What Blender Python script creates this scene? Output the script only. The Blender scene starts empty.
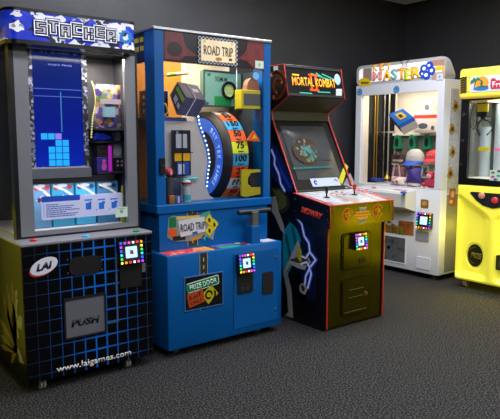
import bpy, bmesh, math, random
from mathutils import Vector, Matrix
R_ = random.Random(7)
PI = math.pi
sc = bpy.context.scene
COL = sc.collection

# ------------------------------------------------------------------ camera
CAM = Vector((0, 0, 1.4)); FPX = 602.58; CX, CY = 250.0, 209.5
PITCH, YAW = math.radians(6.846), math.radians(37.712)
FW = Vector((math.sin(YAW)*math.cos(PITCH), math.cos(YAW)*math.cos(PITCH), -math.sin(PITCH)))
RT = Vector((math.cos(YAW), -math.sin(YAW), 0)); DN = FW.cross(RT)
cd = bpy.data.cameras.new('camera'); cam = bpy.data.objects.new('camera', cd); COL.objects.link(cam)
cam.location = CAM; cam.rotation_euler = (PI/2-PITCH, 0, -YAW)
cd.sensor_width = 36; cd.lens = FPX/500*36; cd.clip_start = .05
sc.camera = cam

# ------------------------------------------------------------------ materials
def lin(h):
    if isinstance(h, str):
        h = [int(h[i:i+2], 16)/255 for i in (0, 2, 4)]
    return tuple((c/12.92 if c <= .04045 else ((c+.055)/1.055)**2.4) for c in h)
MATS = {}
def mat(name, col='808080', rough=.5, metal=0., em=None, es=0., spec=.5, coat=0.):
    if name in MATS: return MATS[name]
    m = bpy.data.materials.new(name); m.use_nodes = True
    b = m.node_tree.nodes['Principled BSDF']
    b.inputs['Base Color'].default_value = (*lin(col), 1)
    b.inputs['Roughness'].default_value = rough; b.inputs['Metallic'].default_value = metal
    b.inputs['Specular IOR Level'].default_value = spec
    b.inputs['Coat Weight'].default_value = coat
    if es:
        b.inputs['Emission Color'].default_value = (*lin(em or col), 1); b.inputs['Emission Strength'].default_value = es
    MATS[name] = m; return m
def c(h, rough=.5, es=0., metal=0.):          # plain paint by colour
    return mat('paint_%s_%d_%d_%d' % (h, rough*100, es*100, metal*100), h, rough, metal, h, es)
class NT:
    def __init__(s, m): s.t = m.node_tree; s.b = s.t.nodes['Principled BSDF']
    def n(s, typ, **kw):
        o = s.t.nodes.new(typ)
        for k, v in kw.items(): setattr(o, k, v)
        return o
    def l(s, a, b): s.t.links.new(a, b)
    def math(s, op, a, b=None, cc=None):
        o = s.n('ShaderNodeMath', operation=op)
        for i, v in enumerate((a, b, cc)):
            if v is None: continue
            if isinstance(v, (int, float)): o.inputs[i].default_value = v
            else: s.l(v, o.inputs[i])
        return o.outputs[0]
    def ramp(s, fac, stops, interp='LINEAR'):
        o = s.n('ShaderNodeValToRGB'); r = o.color_ramp; r.interpolation = interp
        while len(r.elements) < len(stops): r.elements.new(.5)
        for e, (p, h) in zip(r.elements, stops): e.position = p; e.color = (*lin(h), 1)
        s.l(fac, o.inputs[0]); return o.outputs[0]
    def mix(s, f, a, b):
        o = s.n('ShaderNodeMix', data_type='RGBA')
        if isinstance(f, (int, float)): o.inputs[0].default_value = f
        else: s.l(f, o.inputs[0])
        for i, v in ((6, a), (7, b)):
            if isinstance(v, str): o.inputs[i].default_value = (*lin(v), 1)
            else: s.l(v, o.inputs[i])
        return o.outputs[2]
    def coord(s, scale=(1, 1, 1)):
        t = s.n('ShaderNodeTexCoord'); mp = s.n('ShaderNodeMapping'); mp.inputs['Scale'].default_value = scale
        s.l(t.outputs['Object'], mp.inputs[0]); return mp.outputs[0]
def noisy(name, stops, scale=8, rough=.5, detail=3, stretch=(1, 1, 1), bump=0., es=0., kind='noise', interp='LINEAR', metal=0., spec=.5):
    if name in MATS: return MATS[name]
    m = mat(name, '808080', rough, metal, spec=spec); t = NT(m); v = t.coord(stretch)
    if kind == 'noise':
        n = t.n('ShaderNodeTexNoise'); n.inputs['Scale'].default_value = scale; n.inputs['Detail'].default_value = detail
        f = n.outputs[0]
    else:
        n = t.n('ShaderNodeTexVoronoi'); n.inputs['Scale'].default_value = scale
        sx = t.n('ShaderNodeSeparateColor'); t.l(n.outputs['Color'], sx.inputs[0]); f = sx.outputs[0]
    t.l(v, n.inputs['Vector'])
    col = t.ramp(f, stops, interp); t.l(col, t.b.inputs['Base Color'])
    if es: t.l(col, t.b.inputs['Emission Color']); t.b.inputs['Emission Strength'].default_value = es
    if bump:
        bp = t.n('ShaderNodeBump'); bp.inputs['Strength'].default_value = bump; bp.inputs['Distance'].default_value = .01
        t.l(f, bp.inputs['Height']); t.l(bp.outputs[0], t.b.inputs['Normal'])
    return m
def glass(name='glass', refl=1.0, tint='ffffff'):
    if name in MATS: return MATS[name]
    m = bpy.data.materials.new(name); m.use_nodes = True; t = m.node_tree; t.nodes.clear()
    o = t.nodes.new('ShaderNodeOutputMaterial'); tr = t.nodes.new('ShaderNodeBsdfTransparent'); g = t.nodes.new('ShaderNodeBsdfGlossy')
    tr.inputs[0].default_value = (*lin(tint), 1)
    g.inputs['Roughness'].default_value = .03; f = t.nodes.new('ShaderNodeFresnel'); f.inputs[0].default_value = 1.35
    mu = t.nodes.new('ShaderNodeMath'); mu.operation = 'MULTIPLY'; mu.inputs[1].default_value = refl
    mx = t.nodes.new('ShaderNodeMixShader')
    t.links.new(f.outputs[0], mu.inputs[0]); t.links.new(mu.outputs[0], mx.inputs[0]); t.links.new(tr.outputs[0], mx.inputs[1]); t.links.new(g.outputs[0], mx.inputs[2])
    t.links.new(mx.outputs[0], o.inputs[0]); MATS[name] = m; return m

# ------------------------------------------------------------------ mesh builder
class MB:
    def __init__(s): s.bm = bmesh.new()
    def verts(s, ps): return [s.bm.verts.new(p) for p in ps]
    def prism3(s, a, b):                      # two matching loops
        va, vb = s.verts(a), s.verts(b); n = len(a)
        s.bm.faces.new(va[::-1]); s.bm.faces.new(vb)
        for i in range(n): s.bm.faces.new((va[i], va[(i+1) % n], vb[(i+1) % n], vb[i]))
        return s
    def box(s, x0, x1, y0, y1, z0, z1, bev=0, seg=2):
        tb = bmesh.new(); bmesh.ops.create_cube(tb, size=1)
        for v in tb.verts: v.co = ((x0+x1)/2+v.co.x*(x1-x0), (y0+y1)/2+v.co.y*(y1-y0), (z0+z1)/2+v.co.z*(z1-z0))
        if bev: bmesh.ops.bevel(tb, geom=tb.edges[:], offset=bev, segments=seg, profile=.5, affect='EDGES')
        s.merge(tb); return s
    def merge(s, tb, M=None):
        if M: bmesh.ops.transform(tb, matrix=M, verts=tb.verts)
        me = bpy.data.meshes.new('t'); tb.to_mesh(me); tb.free(); s.bm.from_mesh(me); bpy.data.meshes.remove(me); return s
    def prism(s, pts, ax, a, b):
        f = {'x': lambda p, w: (w, p[0], p[1]), 'y': lambda p, w: (p[0], w, p[1]), 'z': lambda p, w: (p[0], p[1], w)}[ax]
        return s.prism3([f(p, a) for p in pts], [f(p, b) for p in pts])
    def cyl(s, p0, p1, r, seg=16, r2=None):
        p0, p1 = Vector(p0), Vector(p1); d = p1-p0; tb = bmesh.new()
        bmesh.ops.create_cone(tb, cap_ends=True, segments=seg, radius1=r, radius2=r if r2 is None else r2, depth=d.length)
        M = Matrix.Translation((p0+p1)/2) @ d.to_track_quat('Z', 'Y').to_matrix().to_4x4()
        return s.merge(tb, M)
    def ball(s, cen, r, sc_=(1, 1, 1), seg=14):
        tb = bmesh.new(); bmesh.ops.create_uvsphere(tb, u_segments=seg, v_segments=max(6, seg*2//3), radius=r)
        return s.merge(tb, Matrix.Translation(cen) @ Matrix.Diagonal((*sc_, 1)))
    def tube(s, path, r, seg=8):
        path = [Vector(p) for p in path]; rings = []; up = Vector((.31, .2, .93))
        for i, p in enumerate(path):
            t = (path[min(i+1, len(path)-1)]-path[max(i-1, 0)]).normalized()
            a = t.cross(up).normalized() if abs(t.dot(up)) < .98 else t.cross(Vector((1, 0, 0))).normalized(); b = t.cross(a)
            rings.append(s.verts([p+(a*math.cos(q)+b*math.sin(q))*r for q in [2*PI*k/seg for k in range(seg)]]))
        for A, B in zip(rings, rings[1:]):
            for k in range(seg): s.bm.faces.new((A[k], A[(k+1) % seg], B[(k+1) % seg], B[k]))
        s.bm.faces.new(rings[0]); s.bm.faces.new(rings[-1]); return s
    def lathe(s, prof, cen, axis='z', seg=28):   # prof: (r, h)
        rings = []
        f = {'z': lambda r, h, q: (r*math.cos(q), r*math.sin(q), h), 'x': lambda r, h, q: (h, r*math.cos(q), r*math.sin(q)), 'y': lambda r, h, q: (r*math.cos(q), h, r*math.sin(q))}[axis]
        for r, h in prof: rings.append(s.verts([Vector(cen)+Vector(f(r, h, 2*PI*k/seg)) for k in range(seg)]))
        for A, B in zip(rings, rings[1:]):
            for k in range(seg): s.bm.faces.new((A[k], A[(k+1) % seg], B[(k+1) % seg], B[k]))
        s.bm.faces.new(rings[0]); s.bm.faces.new(rings[-1]); return s
    def rot(s, M): bmesh.ops.transform(s.bm, matrix=M, verts=s.bm.verts); return s
    def build(s, name, m, parent=None, smooth=False, loc=None):
        bmesh.ops.recalc_face_normals(s.bm, faces=s.bm.faces)
        me = bpy.data.meshes.new(name); s.bm.to_mesh(me); s.bm.free()
        if loc is not None: me.transform(Matrix.Translation(-Vector(loc)))
        me.materials.append(m)
        o = bpy.data.objects.new(name, me); COL.objects.link(o)
        if parent is not None: o.parent = parent
        if loc is not None: o.location = loc
        if smooth:
            for p in me.polygons: p.use_smooth = True
            try: me.set_sharp_from_angle(angle=math.radians(40))
            except Exception: pass
        return o
def tag(o, label, cat, group=None):
    o['label'] = label; o['category'] = cat
    if group: o['group'] = group
    return o
def empty(name, loc, rz=0):
    o = bpy.data.objects.new(name, None); COL.objects.link(o); o.location = loc; o.rotation_euler = (0, 0, rz); o.empty_display_size = .1; return o

class Frame:                                  # a machine's own axes: x along its front, y into it, z up
    def __init__(s, loc, rz):
        s.loc, s.rz = Vector(loc), rz
        s.M = Matrix.Translation(s.loc) @ Matrix.Rotation(rz, 4, 'Z'); s.I = s.M.inverted()
        s.C = s.I @ CAM
    def ray(s, x, y): return s.I.to_3x3() @ (RT*((x-CX)/FPX)+DN*((y-CY)/FPX)+FW)
    def front(s, d): return Plane(s, (0, d, 0), (1, 0, 0), (0, 0, 1))
    def left(s, x): return Plane(s, (x, 0, 0), (0, -1, 0), (0, 0, 1))
    def right(s, x): return Plane(s, (x, 0, 0), (0, 1, 0), (0, 0, 1))
    def top(s, z): return Plane(s, (0, 0, z), (1, 0, 0), (0, 1, 0))
class Plane:
    def __init__(s, fr, O, U, V): s.fr, s.O, s.U, s.V = fr, Vector(O), Vector(U).normalized(), Vector(V).normalized(); s.N = s.U.cross(s.V)
    def px(s, x, y):
        d = s.fr.ray(x, y); t = (s.O-s.fr.C).dot(s.N)/d.dot(s.N); p = s.fr.C+d*t-s.O; return (p.dot(s.U), p.dot(s.V))
    def P(s, u, v, w=0): return s.O+s.U*u+s.V*v+s.N*w
    def poly(s, mb, pts, w0=-.0005, w1=.0015): return mb.prism3([s.P(u, v, w0) for u, v in pts], [s.P(u, v, w1) for u, v in pts])
    def pp(s, mb, pts, w0=-.0005, w1=.0015): return s.poly(mb, [s.px(*p) for p in pts], w0, w1)
    def rect(s, mb, u0, u1, v0, v1, w0=-.0005, w1=.0015): return s.poly(mb, [(u0, v0), (u1, v0), (u1, v1), (u0, v1)], w0, w1)
    def rrect(s, mb, u0, u1, v0, v1, r, w0=-.0005, w1=.0015, seg=4):
        return s.poly(mb, rr(u0, u1, v0, v1, r, seg), w0, w1)
    def ell(s, mb, cen, a, b, ang=0, w0=-.0005, w1=.0015, n=24):
        ca, sa = math.cos(ang), math.sin(ang); pts = []
        for k in range(n):
            x, y = a*math.cos(2*PI*k/n), b*math.sin(2*PI*k/n); pts.append((cen[0]+x*ca-y*sa, cen[1]+x*sa+y*ca))
        return s.poly(mb, pts, w0, w1)
    def stroke(s, mb, path, wd, w0=-.0005, w1=.0015):   # flat ribbon
        for (a, b) in zip(path, path[1:]):
            d = Vector((b[0]-a[0], b[1]-a[1])); L = d.length
            if L < 1e-6: continue
            d /= L; n = Vector((-d.y, d.x))*wd/2; e = d*wd*.3
            A = Vector(a)-e; B = Vector(b)+e
            s.poly(mb, [A-n, B-n, B+n, A+n], w0, w1)
        return mb
    def ring(s, mb, cen, r, wd, n=24, a0=0, a1=2*PI, w0=-.0005, w1=.0015):
        return s.stroke(mb, [(cen[0]+r*math.cos(a0+(a1-a0)*k/n), cen[1]+r*math.sin(a0+(a1-a0)*k/n)) for k in range(n+1)], wd, w0, w1)
    def frame(s, mb, o, i, w0, w1):            # o, i = (u0,u1,v0,v1): a rectangular frame of four bars
        s.rect(mb, o[0], i[0], o[2], o[3], w0, w1); s.rect(mb, i[1], o[1], o[2], o[3], w0, w1)
        s.rect(mb, i[0], i[1], o[2], i[2], w0, w1); s.rect(mb, i[0], i[1], i[3], o[3], w0, w1); return mb
    def text(s, txt, cen, wd, ht, w=.0015, th=.001, ang=0, bold=0., shear=0., sp=1.0):   # returns an MB with the lettering fitted to wd x ht
        cu = bpy.data.curves.new('t', 'FONT'); cu.body = txt; cu.offset = bold; cu.shear = shear; cu.resolution_u = 2; cu.space_character = sp
        o = bpy.data.objects.new('t', cu); COL.objects.link(o)
        dg = bpy.context.evaluated_depsgraph_get(); me = bpy.data.meshes.new_from_object(o.evaluated_get(dg))
        xs = [v.co.x for v in me.vertices]; ys = [v.co.y for v in me.vertices]
        cxx, cyy = (min(xs)+max(xs))/2, (min(ys)+max(ys))/2; kx, ky = wd/(max(xs)-min(xs)), ht/(max(ys)-min(ys))
        ca, sa = math.cos(ang), math.sin(ang)
        tb = bmesh.new(); tb.from_mesh(me)
        ex = bmesh.ops.extrude_face_region(tb, geom=tb.faces[:])
        top = set(g for g in ex['geom'] if isinstance(g, bmesh.types.BMVert))
        for v in tb.verts:
            x, y = (v.co.x-cxx)*kx, (v.co.y-cyy)*ky
            v.co = s.P(cen[0]+x*ca-y*sa, cen[1]+x*sa+y*ca, w+(th if v in top else 0))
        bpy.data.objects.remove(o); bpy.data.curves.remove(cu); bpy.data.meshes.remove(me)
        mb = MB(); mb.merge(tb); return mb
def rr(u0, u1, v0, v1, r, seg=4):
    pts = []
    for (cu, cv, a) in ((u1-r, v0+r, -PI/2), (u1-r, v1-r, 0), (u0+r, v1-r, PI/2), (u0+r, v0+r, PI)):
        for k in range(seg+1): pts.append((cu+r*math.cos(a+PI/2*k/seg), cv+r*math.sin(a+PI/2*k/seg)))
    return pts
def lamp(name, parent, loc, sx, sy, power, col='ffffff', rot=(0, 0, 0), spread=None):
    l = bpy.data.lights.new(name, 'AREA'); l.shape = 'RECTANGLE'; l.size = sx; l.size_y = sy; l.energy = power; l.color = lin(col)
    if spread: l.spread = spread
    o = bpy.data.objects.new(name, l); COL.objects.link(o); o.location = loc; o.rotation_euler = rot
    if parent is not None: o.parent = parent
    return o

# common materials
M_BLACK = mat('black_laminate', '0c0c0e', .35); M_DARK = mat('dark_plastic', '141416', .5)
M_ALU = mat('brushed_aluminium', '84868c', .4, .4); M_CHROME = mat('chrome', 'd8d8dc', .18, 1.)
M_GLASS = glass('clear_glass', .55)
M_RUB = mat('caster_rubber', 'a8a49c', .5)
LEDC = ['ff3030', 'ff9a20', 'ffe640', '40e050', '30d8e8', '3060ff', 'b048ff', 'ff50c0', 'fff4e0']
def caster(parent, x, y, h, r=None):
    r = r or h*.45
    m = MB(); m.box(x-.018, x+.018, y-.02, y+.02, h*.72, h+.004); m.box(x-.02, x-.016, y-.01, y+.012, r*.7, h*.9); m.box(x+.016, x+.02, y-.01, y+.012, r*.7, h*.9)
    o = m.build('caster', M_CHROME, parent)
    for dx in (-.009, .009): MB().cyl((x+dx-.006, y, r), (x+dx+.006, y, r), r, 16).build('wheel', M_RUB, o, True)
def reader(fr, parent, pl, cen, w, h, logo=None, tilt=0.12):
    u0, u1, v0, v1 = cen[0]-w/2, cen[0]+w/2, cen[1]-h/2, cen[1]+h/2
    m = MB(); m.prism3([pl.P(u0, v0, 0), pl.P(u1, v0, 0), pl.P(u1, v1, 0), pl.P(u0, v1, 0)], [pl.P(u0, v0, .045), pl.P(u1, v0, .045), pl.P(u1, v1, .045-h*tilt), pl.P(u0, v1, .045-h*tilt)])
    body = m.build('card_reader', M_DARK, parent)
    p2 = Plane(fr, pl.P(u0, v0, .045), pl.U, (pl.P(u0, v1, .045-h*tilt)-pl.P(u0, v0, .045)))
    hh = (pl.P(u0, v1, .045-h*tilt)-pl.P(u0, v0, .045)).length
    p2.frame(MB(), (0, w, 0, hh), (.014, w-.014, .014, hh-.014), -.001, .004).build('led_frame', mat('led_diffuser', '2a2a30', .4), body)
    nx, ny = 6, 4; pos = []
    for k in range(nx): pos.append((.008+(w-.016)*k/(nx-1), hh-.007))
    for k in range(ny): pos.append((w-.008, hh-.007-(hh-.014)*(k+1)/(ny+1)))
    for k in range(nx): pos.append((w-.008-(w-.016)*k/(nx-1), .007))
    for k in range(ny): pos.append((.008, .007+(hh-.014)*(k+1)/(ny+1)))
    off = R_.randrange(9)
    for i, (u, v) in enumerate(pos):
        mm = MB(); p2.rrect(mm, u-.0066, u+.0066, v-.0066, v+.0066, .003, 0, .007, 2)
        mm.build('led', mat('led_'+LEDC[(i+off) % 9], LEDC[(i+off) % 9], .4, 0, LEDC[(i+off) % 9], .95), body)
    mm = MB(); p2.rrect(mm, w*.25, w*.75, hh*.25, hh*.77, .004, 0, .002); s = mm.build('reader_screen', mat('reader_screen', 'b8d4e8', .3, 0, 'b4d4f0', .75), body)
    if logo:
        mm = MB()
        p2.rect(mm, w*.42, w*.56, hh*.56, hh*.60, .001, .003); p2.ell(mm, (w*.5, hh*.5), w*.085, hh*.06, .5, .001, .003); p2.ell(mm, (w*.55, hh*.45), w*.04, hh*.04, 0, .001, .003)
        mm.build('screen_mark', c(logo, .5), body)
    return body
def bar_lines(pl, mb, u0, u1, v, h, n, gap=.15, rnd=None):  # a row of word-sized bars (too small to read)
    rnd = rnd or R_; u = u0
    while u < u1-.004:
        L = min(u1-u, h*rnd.uniform(1.5, 4)); pl.rect(mb, u, u+L, v, v+h, 0, .0012); u += L+h*.6
    return mb
# ================================================================== the room
def struct(name, mb, m, **k): o = mb.build(name, m, **k); o['kind'] = 'structure'; return o
WX0, WX1, WY0, WY1, CH = -2.6, 5.95, -3.2, 4.70, 2.955
carpet = noisy('speckled_carpet', [(.34, '080808'), (.5, '242425'), (.66, '585858')], 115, .95, 1.5, bump=.15, spec=.1)
wallm = noisy('charcoal_wall_paint', [(.3, '2d2e31'), (.7, '323336')], 5, .5, 2, spec=.35)
struct('floor', MB().box(WX0, WX1, WY0, WY1, -.1, 0), carpet)
struct('wall_back', MB().box(WX0, WX1, WY1, WY1+.1, -.1, CH+.1), wallm)
struct('wall_right', MB().box(WX1, WX1+.1, WY0, WY1+.1, -.1, CH+.1), wallm)
struct('wall_left', MB().box(WX0-.1, WX0, WY0, WY1+.1, -.1, CH+.1), wallm)
struct('wall_front', MB().box(WX0-.1, WX1+.1, WY0-.1, WY0, -.1, CH+.1), wallm)
struct('ceiling', MB().box(WX0, WX1, WY0, WY1, CH, CH+.1), noisy('white_ceiling', [(.3, 'c4c4c6'), (.7, 'd4d4d6')], 30, .9))
struct('baseboard_back', MB().box(WX0, WX1, WY1-.015, WY1, 0, .1, .003), M_DARK)
struct('baseboard_right', MB().box(WX1-.015, WX1, WY0, WY1-.015, 0, .1, .003), M_DARK)

# ================================================================== Stacker prize cabinet
S = Frame((.958, 3.215, 0), 0); W = .775
stk = tag(empty('prize_cabinet', S.loc), 'black stacking-game cabinet with blue grid front and blue screen, beneath a blue and white marquee', 'arcade machine')
f0 = S.front(0)
# lower cabinet with the printed grid
gm = mat('black_grid_print', '050506', .3, spec=.25); t = NT(gm)
tc = t.n('ShaderNodeTexCoord'); sx = t.n('ShaderNodeSeparateXYZ'); t.l(tc.outputs['Object'], sx.inputs[0])
def line(o, per, off, wd):
    fr = t.math('FRACT', t.math('ADD', t.math('DIVIDE', o, per), off)); dd = t.math('ABSOLUTE', t.math('SUBTRACT', fr, .5)); return t.math('LESS_THAN', dd, wd)
cx_ = t.math('ABSOLUTE', t.math('SUBTRACT', sx.outputs[0], .43)); k = t.math('SUBTRACT', 1., t.math('MULTIPLY', cx_, 2.6)); k = t.math('MAXIMUM', k, 0.)
wd = t.math('ADD', .014, t.math('MULTIPLY', t.math('POWER', k, 1.5), .06))
ln = t.math('MAXIMUM', line(sx.outputs[0], .0665, .45, wd), line(sx.outputs[2], .0745, .1, wd))
lc = t.mix(k, '1e3248', '1468c8'); colr = t.mix(ln, '050507', lc)
t.l(colr, t.b.inputs['Base Color'])
low = MB().box(0, W, 0, .86, .066, .822, .006).build('base_cabinet', mat('black_side_print', '070605', .3, spec=.3), stk)
mm = MB(); f0.rect(mm, .004, W-.004, .070, .818, -.002, .003); mm.build('grid_panel', gm, stk)
MB().box(-.002, W+.002, -.004, .86, .822, .838, .004).build('control_shelf', mat('grey_shelf', '86868e', .3), stk)
for (px_, py_), h in (((33.5, 241), 'c02018'), ((86, 236.8), '20a8e8'), ((136, 231.8), '0c8a4a')):
    tp = S.top(.838); u, v = tp.px(px_, py_); MB().lathe([(.02, .838), (.02, .846), (.015, .85)], (u, v, 0)).build('push_button', c(h, .25, .06), stk, True)
for x in (.1, .62):
    for y in (.06, .8): caster(stk, x, y, .066, .03)
# left side print: gold burst and torn white flashes
sl = S.left(0)
mm = MB()
o0 = sl.px(17, 352)
for (a, b, wd_) in (((17, 352), (7, 283), 3), ((17, 352), (3, 293), 2.5), ((17, 352), (12, 276), 2.6), ((17, 352), (0, 318), 3), ((17, 352), (1, 335), 3), ((17, 352), (6, 303), 3.5), ((17, 352), (0, 345), 2), ((17, 352), (13, 300), 4), ((17, 350), (11, 363), 2)):
    A, B = sl.px(*a), sl.px(*b); d = Vector((B[0]-A[0], B[1]-A[1])); n = Vector((-d.y, d.x)).normalized()*wd_*.011
    sl.poly(mm, [Vector(A)-n*.35, Vector(B)*.62+Vector(A)*.38-n, Vector(B), Vector(B)*.7+Vector(A)*.3+n, Vector(A)+n*.35])
mm.build('burst_print', c('5e4c28', .45), low)
mm = MB()
for pts in ([(15, 292), (17.5, 289), (17, 297), (15.5, 297)], [(16, 297), (18, 300), (17, 312), (18, 318), (14.5, 319)], [(16, 322), (20, 315), (23, 319), (22, 330), (18, 327), (19, 338), (17, 339)], [(17, 346), (20, 352), (24, 364), (20, 362)]):
    sl.pp(mm, pts)
mm.build('white_flash_print', c('84847c', .45), low)
# front furniture of the lower cabinet
mm = MB(); cL = f0.px(44, 266); f0.ell(mm, cL, .078, .043, .33, 0, .004); lo = mm.build('maker_badge', c('d9d9e0', .3), stk)
mm = MB(); f0.ell(mm, (cL[0]-.006, cL[1]-.008), .079, .042, .33, 0, .0032); mm.build('badge_rim', c('b03040', .4), lo)
f0.text('LAI', cL, .094, .040, .004, .002, .13, .05, .35).build('badge_lettering', c('1a1a3c', .4), lo)
mm = MB(); a = f0.px(85, 265); f0.rrect(mm, a[0]-.095, a[0]+.095, a[1]-.05, a[1]+.05, .04, 0, .012, 6); kn = mm.build('coin_plate', c('0b0b0c', .5), stk)
for px_ in ((67, 259.5), (67.5, 273), (101, 256.5), (101.5, 269)):
    u, v = f0.px(*px_); MB().cyl((u, .001, v), (u, -.008, v), .005, 10).build('screw', M_CHROME, stk)
q = [f0.px(*p) for p in ((64.5, 300.5), (103.5, 295), (105, 331), (66, 338))]
mm = MB(); u0, u1, v0, v1 = q[0][0], q[1][0], q[3][1], q[0][1]; f0.frame(mm, (u0-.01, u1+.01, v0-.01, v1+.01), (u0, u1, v0, v1), 0, .014); dr = mm.build('prize_door', c('1b1b1d', .4), stk)
mm = MB(); f0.rect(mm, u0, u1, v0, v1, 0, .007); mm.build('door_flap', c('62626a', .45), dr)
f0.text('PUSH', ((u0+u1)/2, (v0+v1)/2-.03), .17, .042, .007, .002, 0, .06, .2, 1.1).build('door_lettering', c('0c0c0e', .5), dr)
mm = MB(); a, b = f0.px(115.5, 252), f0.px(117, 321); f0.rect(mm, a[0], a[0]+.006, b[1], a[1], 0, .004); a2 = f0.px(106, 324); f0.rect(mm, a2[0], a[0]+.006, b[1]-.005, b[1], 0, .004); mm.build('access_door_edge', c('5a5a60', .35), stk)
mm = MB(); a, b = f0.px(119, 265), f0.px(141, 285); f0.rrect(mm, a[0], b[0], b[1], a[1], .008, 0, .01); bp = mm.build('bill_plate', c('09090a', .5), stk)
mm = MB(); a = f0.px(140.5, 267); f0.rect(mm, a[0]+.004, a[0]+.026, a[1]-.03, a[1]+.022, 0, .012); mm.build('lock', c('60605a', .4), stk)
f0.text('www.laigames.com', f0.px(95, 361.2), .46, .052, .0032, .0016, 0, .05).build('address_outline', c('08080a', .4), stk)
f0.text('www.laigames.com', f0.px(95, 361.2), .455, .046, .0042, .0016, 0, .012).build('address_lettering', c('e4ddd4', .4), stk)
reader(S, stk, f0, S.front(-.04).px(131.6, 252.3), .148, .128, '8a2028')

# upper cabinet
D = .16; fu = S.front(D); ZT = 1.885
L0 = fu.px(12.5, 150)[0]; R0 = fu.px(138.5, 150)[0]
iL, iR = fu.px(31.3, 150)[0], fu.px(126.8, 150)[0]; iT, iB = fu.px(78, 51.5)[1], fu.px(78, 227.6)[1]
aL = fu.px(17.3, 150)[0]; aB = fu.px(78, 231.8)[1]
mm = MB(); fu.frame(mm, (aL, R0-.012, aB, ZT), (iL, iR, iB, iT), -.03, .0); mm.build('window_frame', M_ALU, stk)
for bb in ((L0, aL, D-.002, D+.05, .838, ZT), (R0-.012, R0, D-.002, D+.05, .838, ZT), (L0, L0+.04, .82, .84, .838, ZT)): MB().box(*bb).build('corner_post', M_BLACK, stk)
MB().box(aL, R0-.012, D+.0, D+.04, .838, aB).build('lower_rail', M_BLACK, stk)
mm = MB(); fu.rect(mm, iL, iR, iB, iT, -.02, -.016); mm.build('front_glass', M_GLASS, stk)
MB().box(L0+.004, L0+.008, D+.05, .82, .845, ZT-.005).build('side_glass', M_GLASS, stk)
inner = noisy('cabinet_lining', [(.3, '33363c'), (.7, '45484e')], 9, .5)
MB().box(L0, R0, .84, .86, .838, ZT).build('back_panel', inner, stk)
MB().box(.5, R0-.02, .45, .47, .862, ZT).build('prize_wall', inner, stk)
MB().box(R0-.02, R0, D+.05, .84, .838, ZT).build('side_wall', inner, stk)
MB().box(L0+.01, R0-.02, D+.04, .84, .838, .862).build('prize_floor', mat('white_shelf', 'c8c4c0', .5), stk)
MB().box(L0, R0, D, .86, ZT, ZT+.02).build('roof_panel', M_BLACK, stk)
# marquee with rounded corners
fm = S.front(.05)
def mq(x0, x1, y0, y1, r): 
    pts = []
    for (cu, cv, a) in ((x0+r, y0+r, PI), (x1-r, y0+r, 1.5*PI)):
        for k_ in range(7): pts.append((cu+r*math.cos(a+PI/2*k_/6), cv+r*math.sin(a+PI/2*k_/6)))
    return pts+[(x1, y1), (x0, y1)]
zt, zg1, zg0, zb = fm.px(80, 14.7)[1], fm.px(80, 17.4)[1], fm.px(80, 44.8)[1], fm.px(80, 48.6)[1]
X0, X1 = fm.px(9, 25)[0]-.012, fm.px(135.4, 30)[0]+.022
MB().prism(mq(X0, X1, .05, .86, .07), 'z', zg1, zt).build('marquee_cap', mat('black_gloss', '0a0a0c', .25), stk, True)
MB().prism(mq(X0, X1, .05, .86, .07), 'z', zb, zg0).build('marquee_base', MATS['black_gloss'], stk, True)
gr = mat('marquee_print', 'ffffff', .3); t = NT(gr); v = t.coord((15, 5, 21)); 
n1 = t.n('ShaderNodeTexNoise'); n1.inputs['Scale'].default_value = 1.5; n1.inputs['Detail'].default_value = 2; t.l(v, n1.inputs['Vector'])
vo = t.n('ShaderNodeTexVoronoi'); vo.inputs['Scale'].default_value = 1.1; vo.distance = 'MANHATTAN'; t.l(v, vo.inputs['Vector'])
sp = t.n('ShaderNodeSeparateColor'); t.l(vo.outputs['Color'], sp.inputs[0])
col = t.ramp(t.math('ADD', t.math('MULTIPLY', sp.outputs[0], .75), t.math('MULTIPLY', n1.outputs[0], .25)), [(0, '0d2cc0'), (.52, '1236d4'), (.57, '10142c'), (.61, 'dfe3f2'), (.74, '8f95a5'), (.8, 'eef0fa')], 'CONSTANT')
t.l(col, t.b.inputs['Base Color']); t.l(col, t.b.inputs['Emission Color']); t.b.inputs['Emission Strength'].default_value = .28
mg = MB().prism(mq(X0+.004, X1-.004, .054, .85, .067), 'z', zg0, zg1).build('marquee', gr, stk, True)
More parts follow.
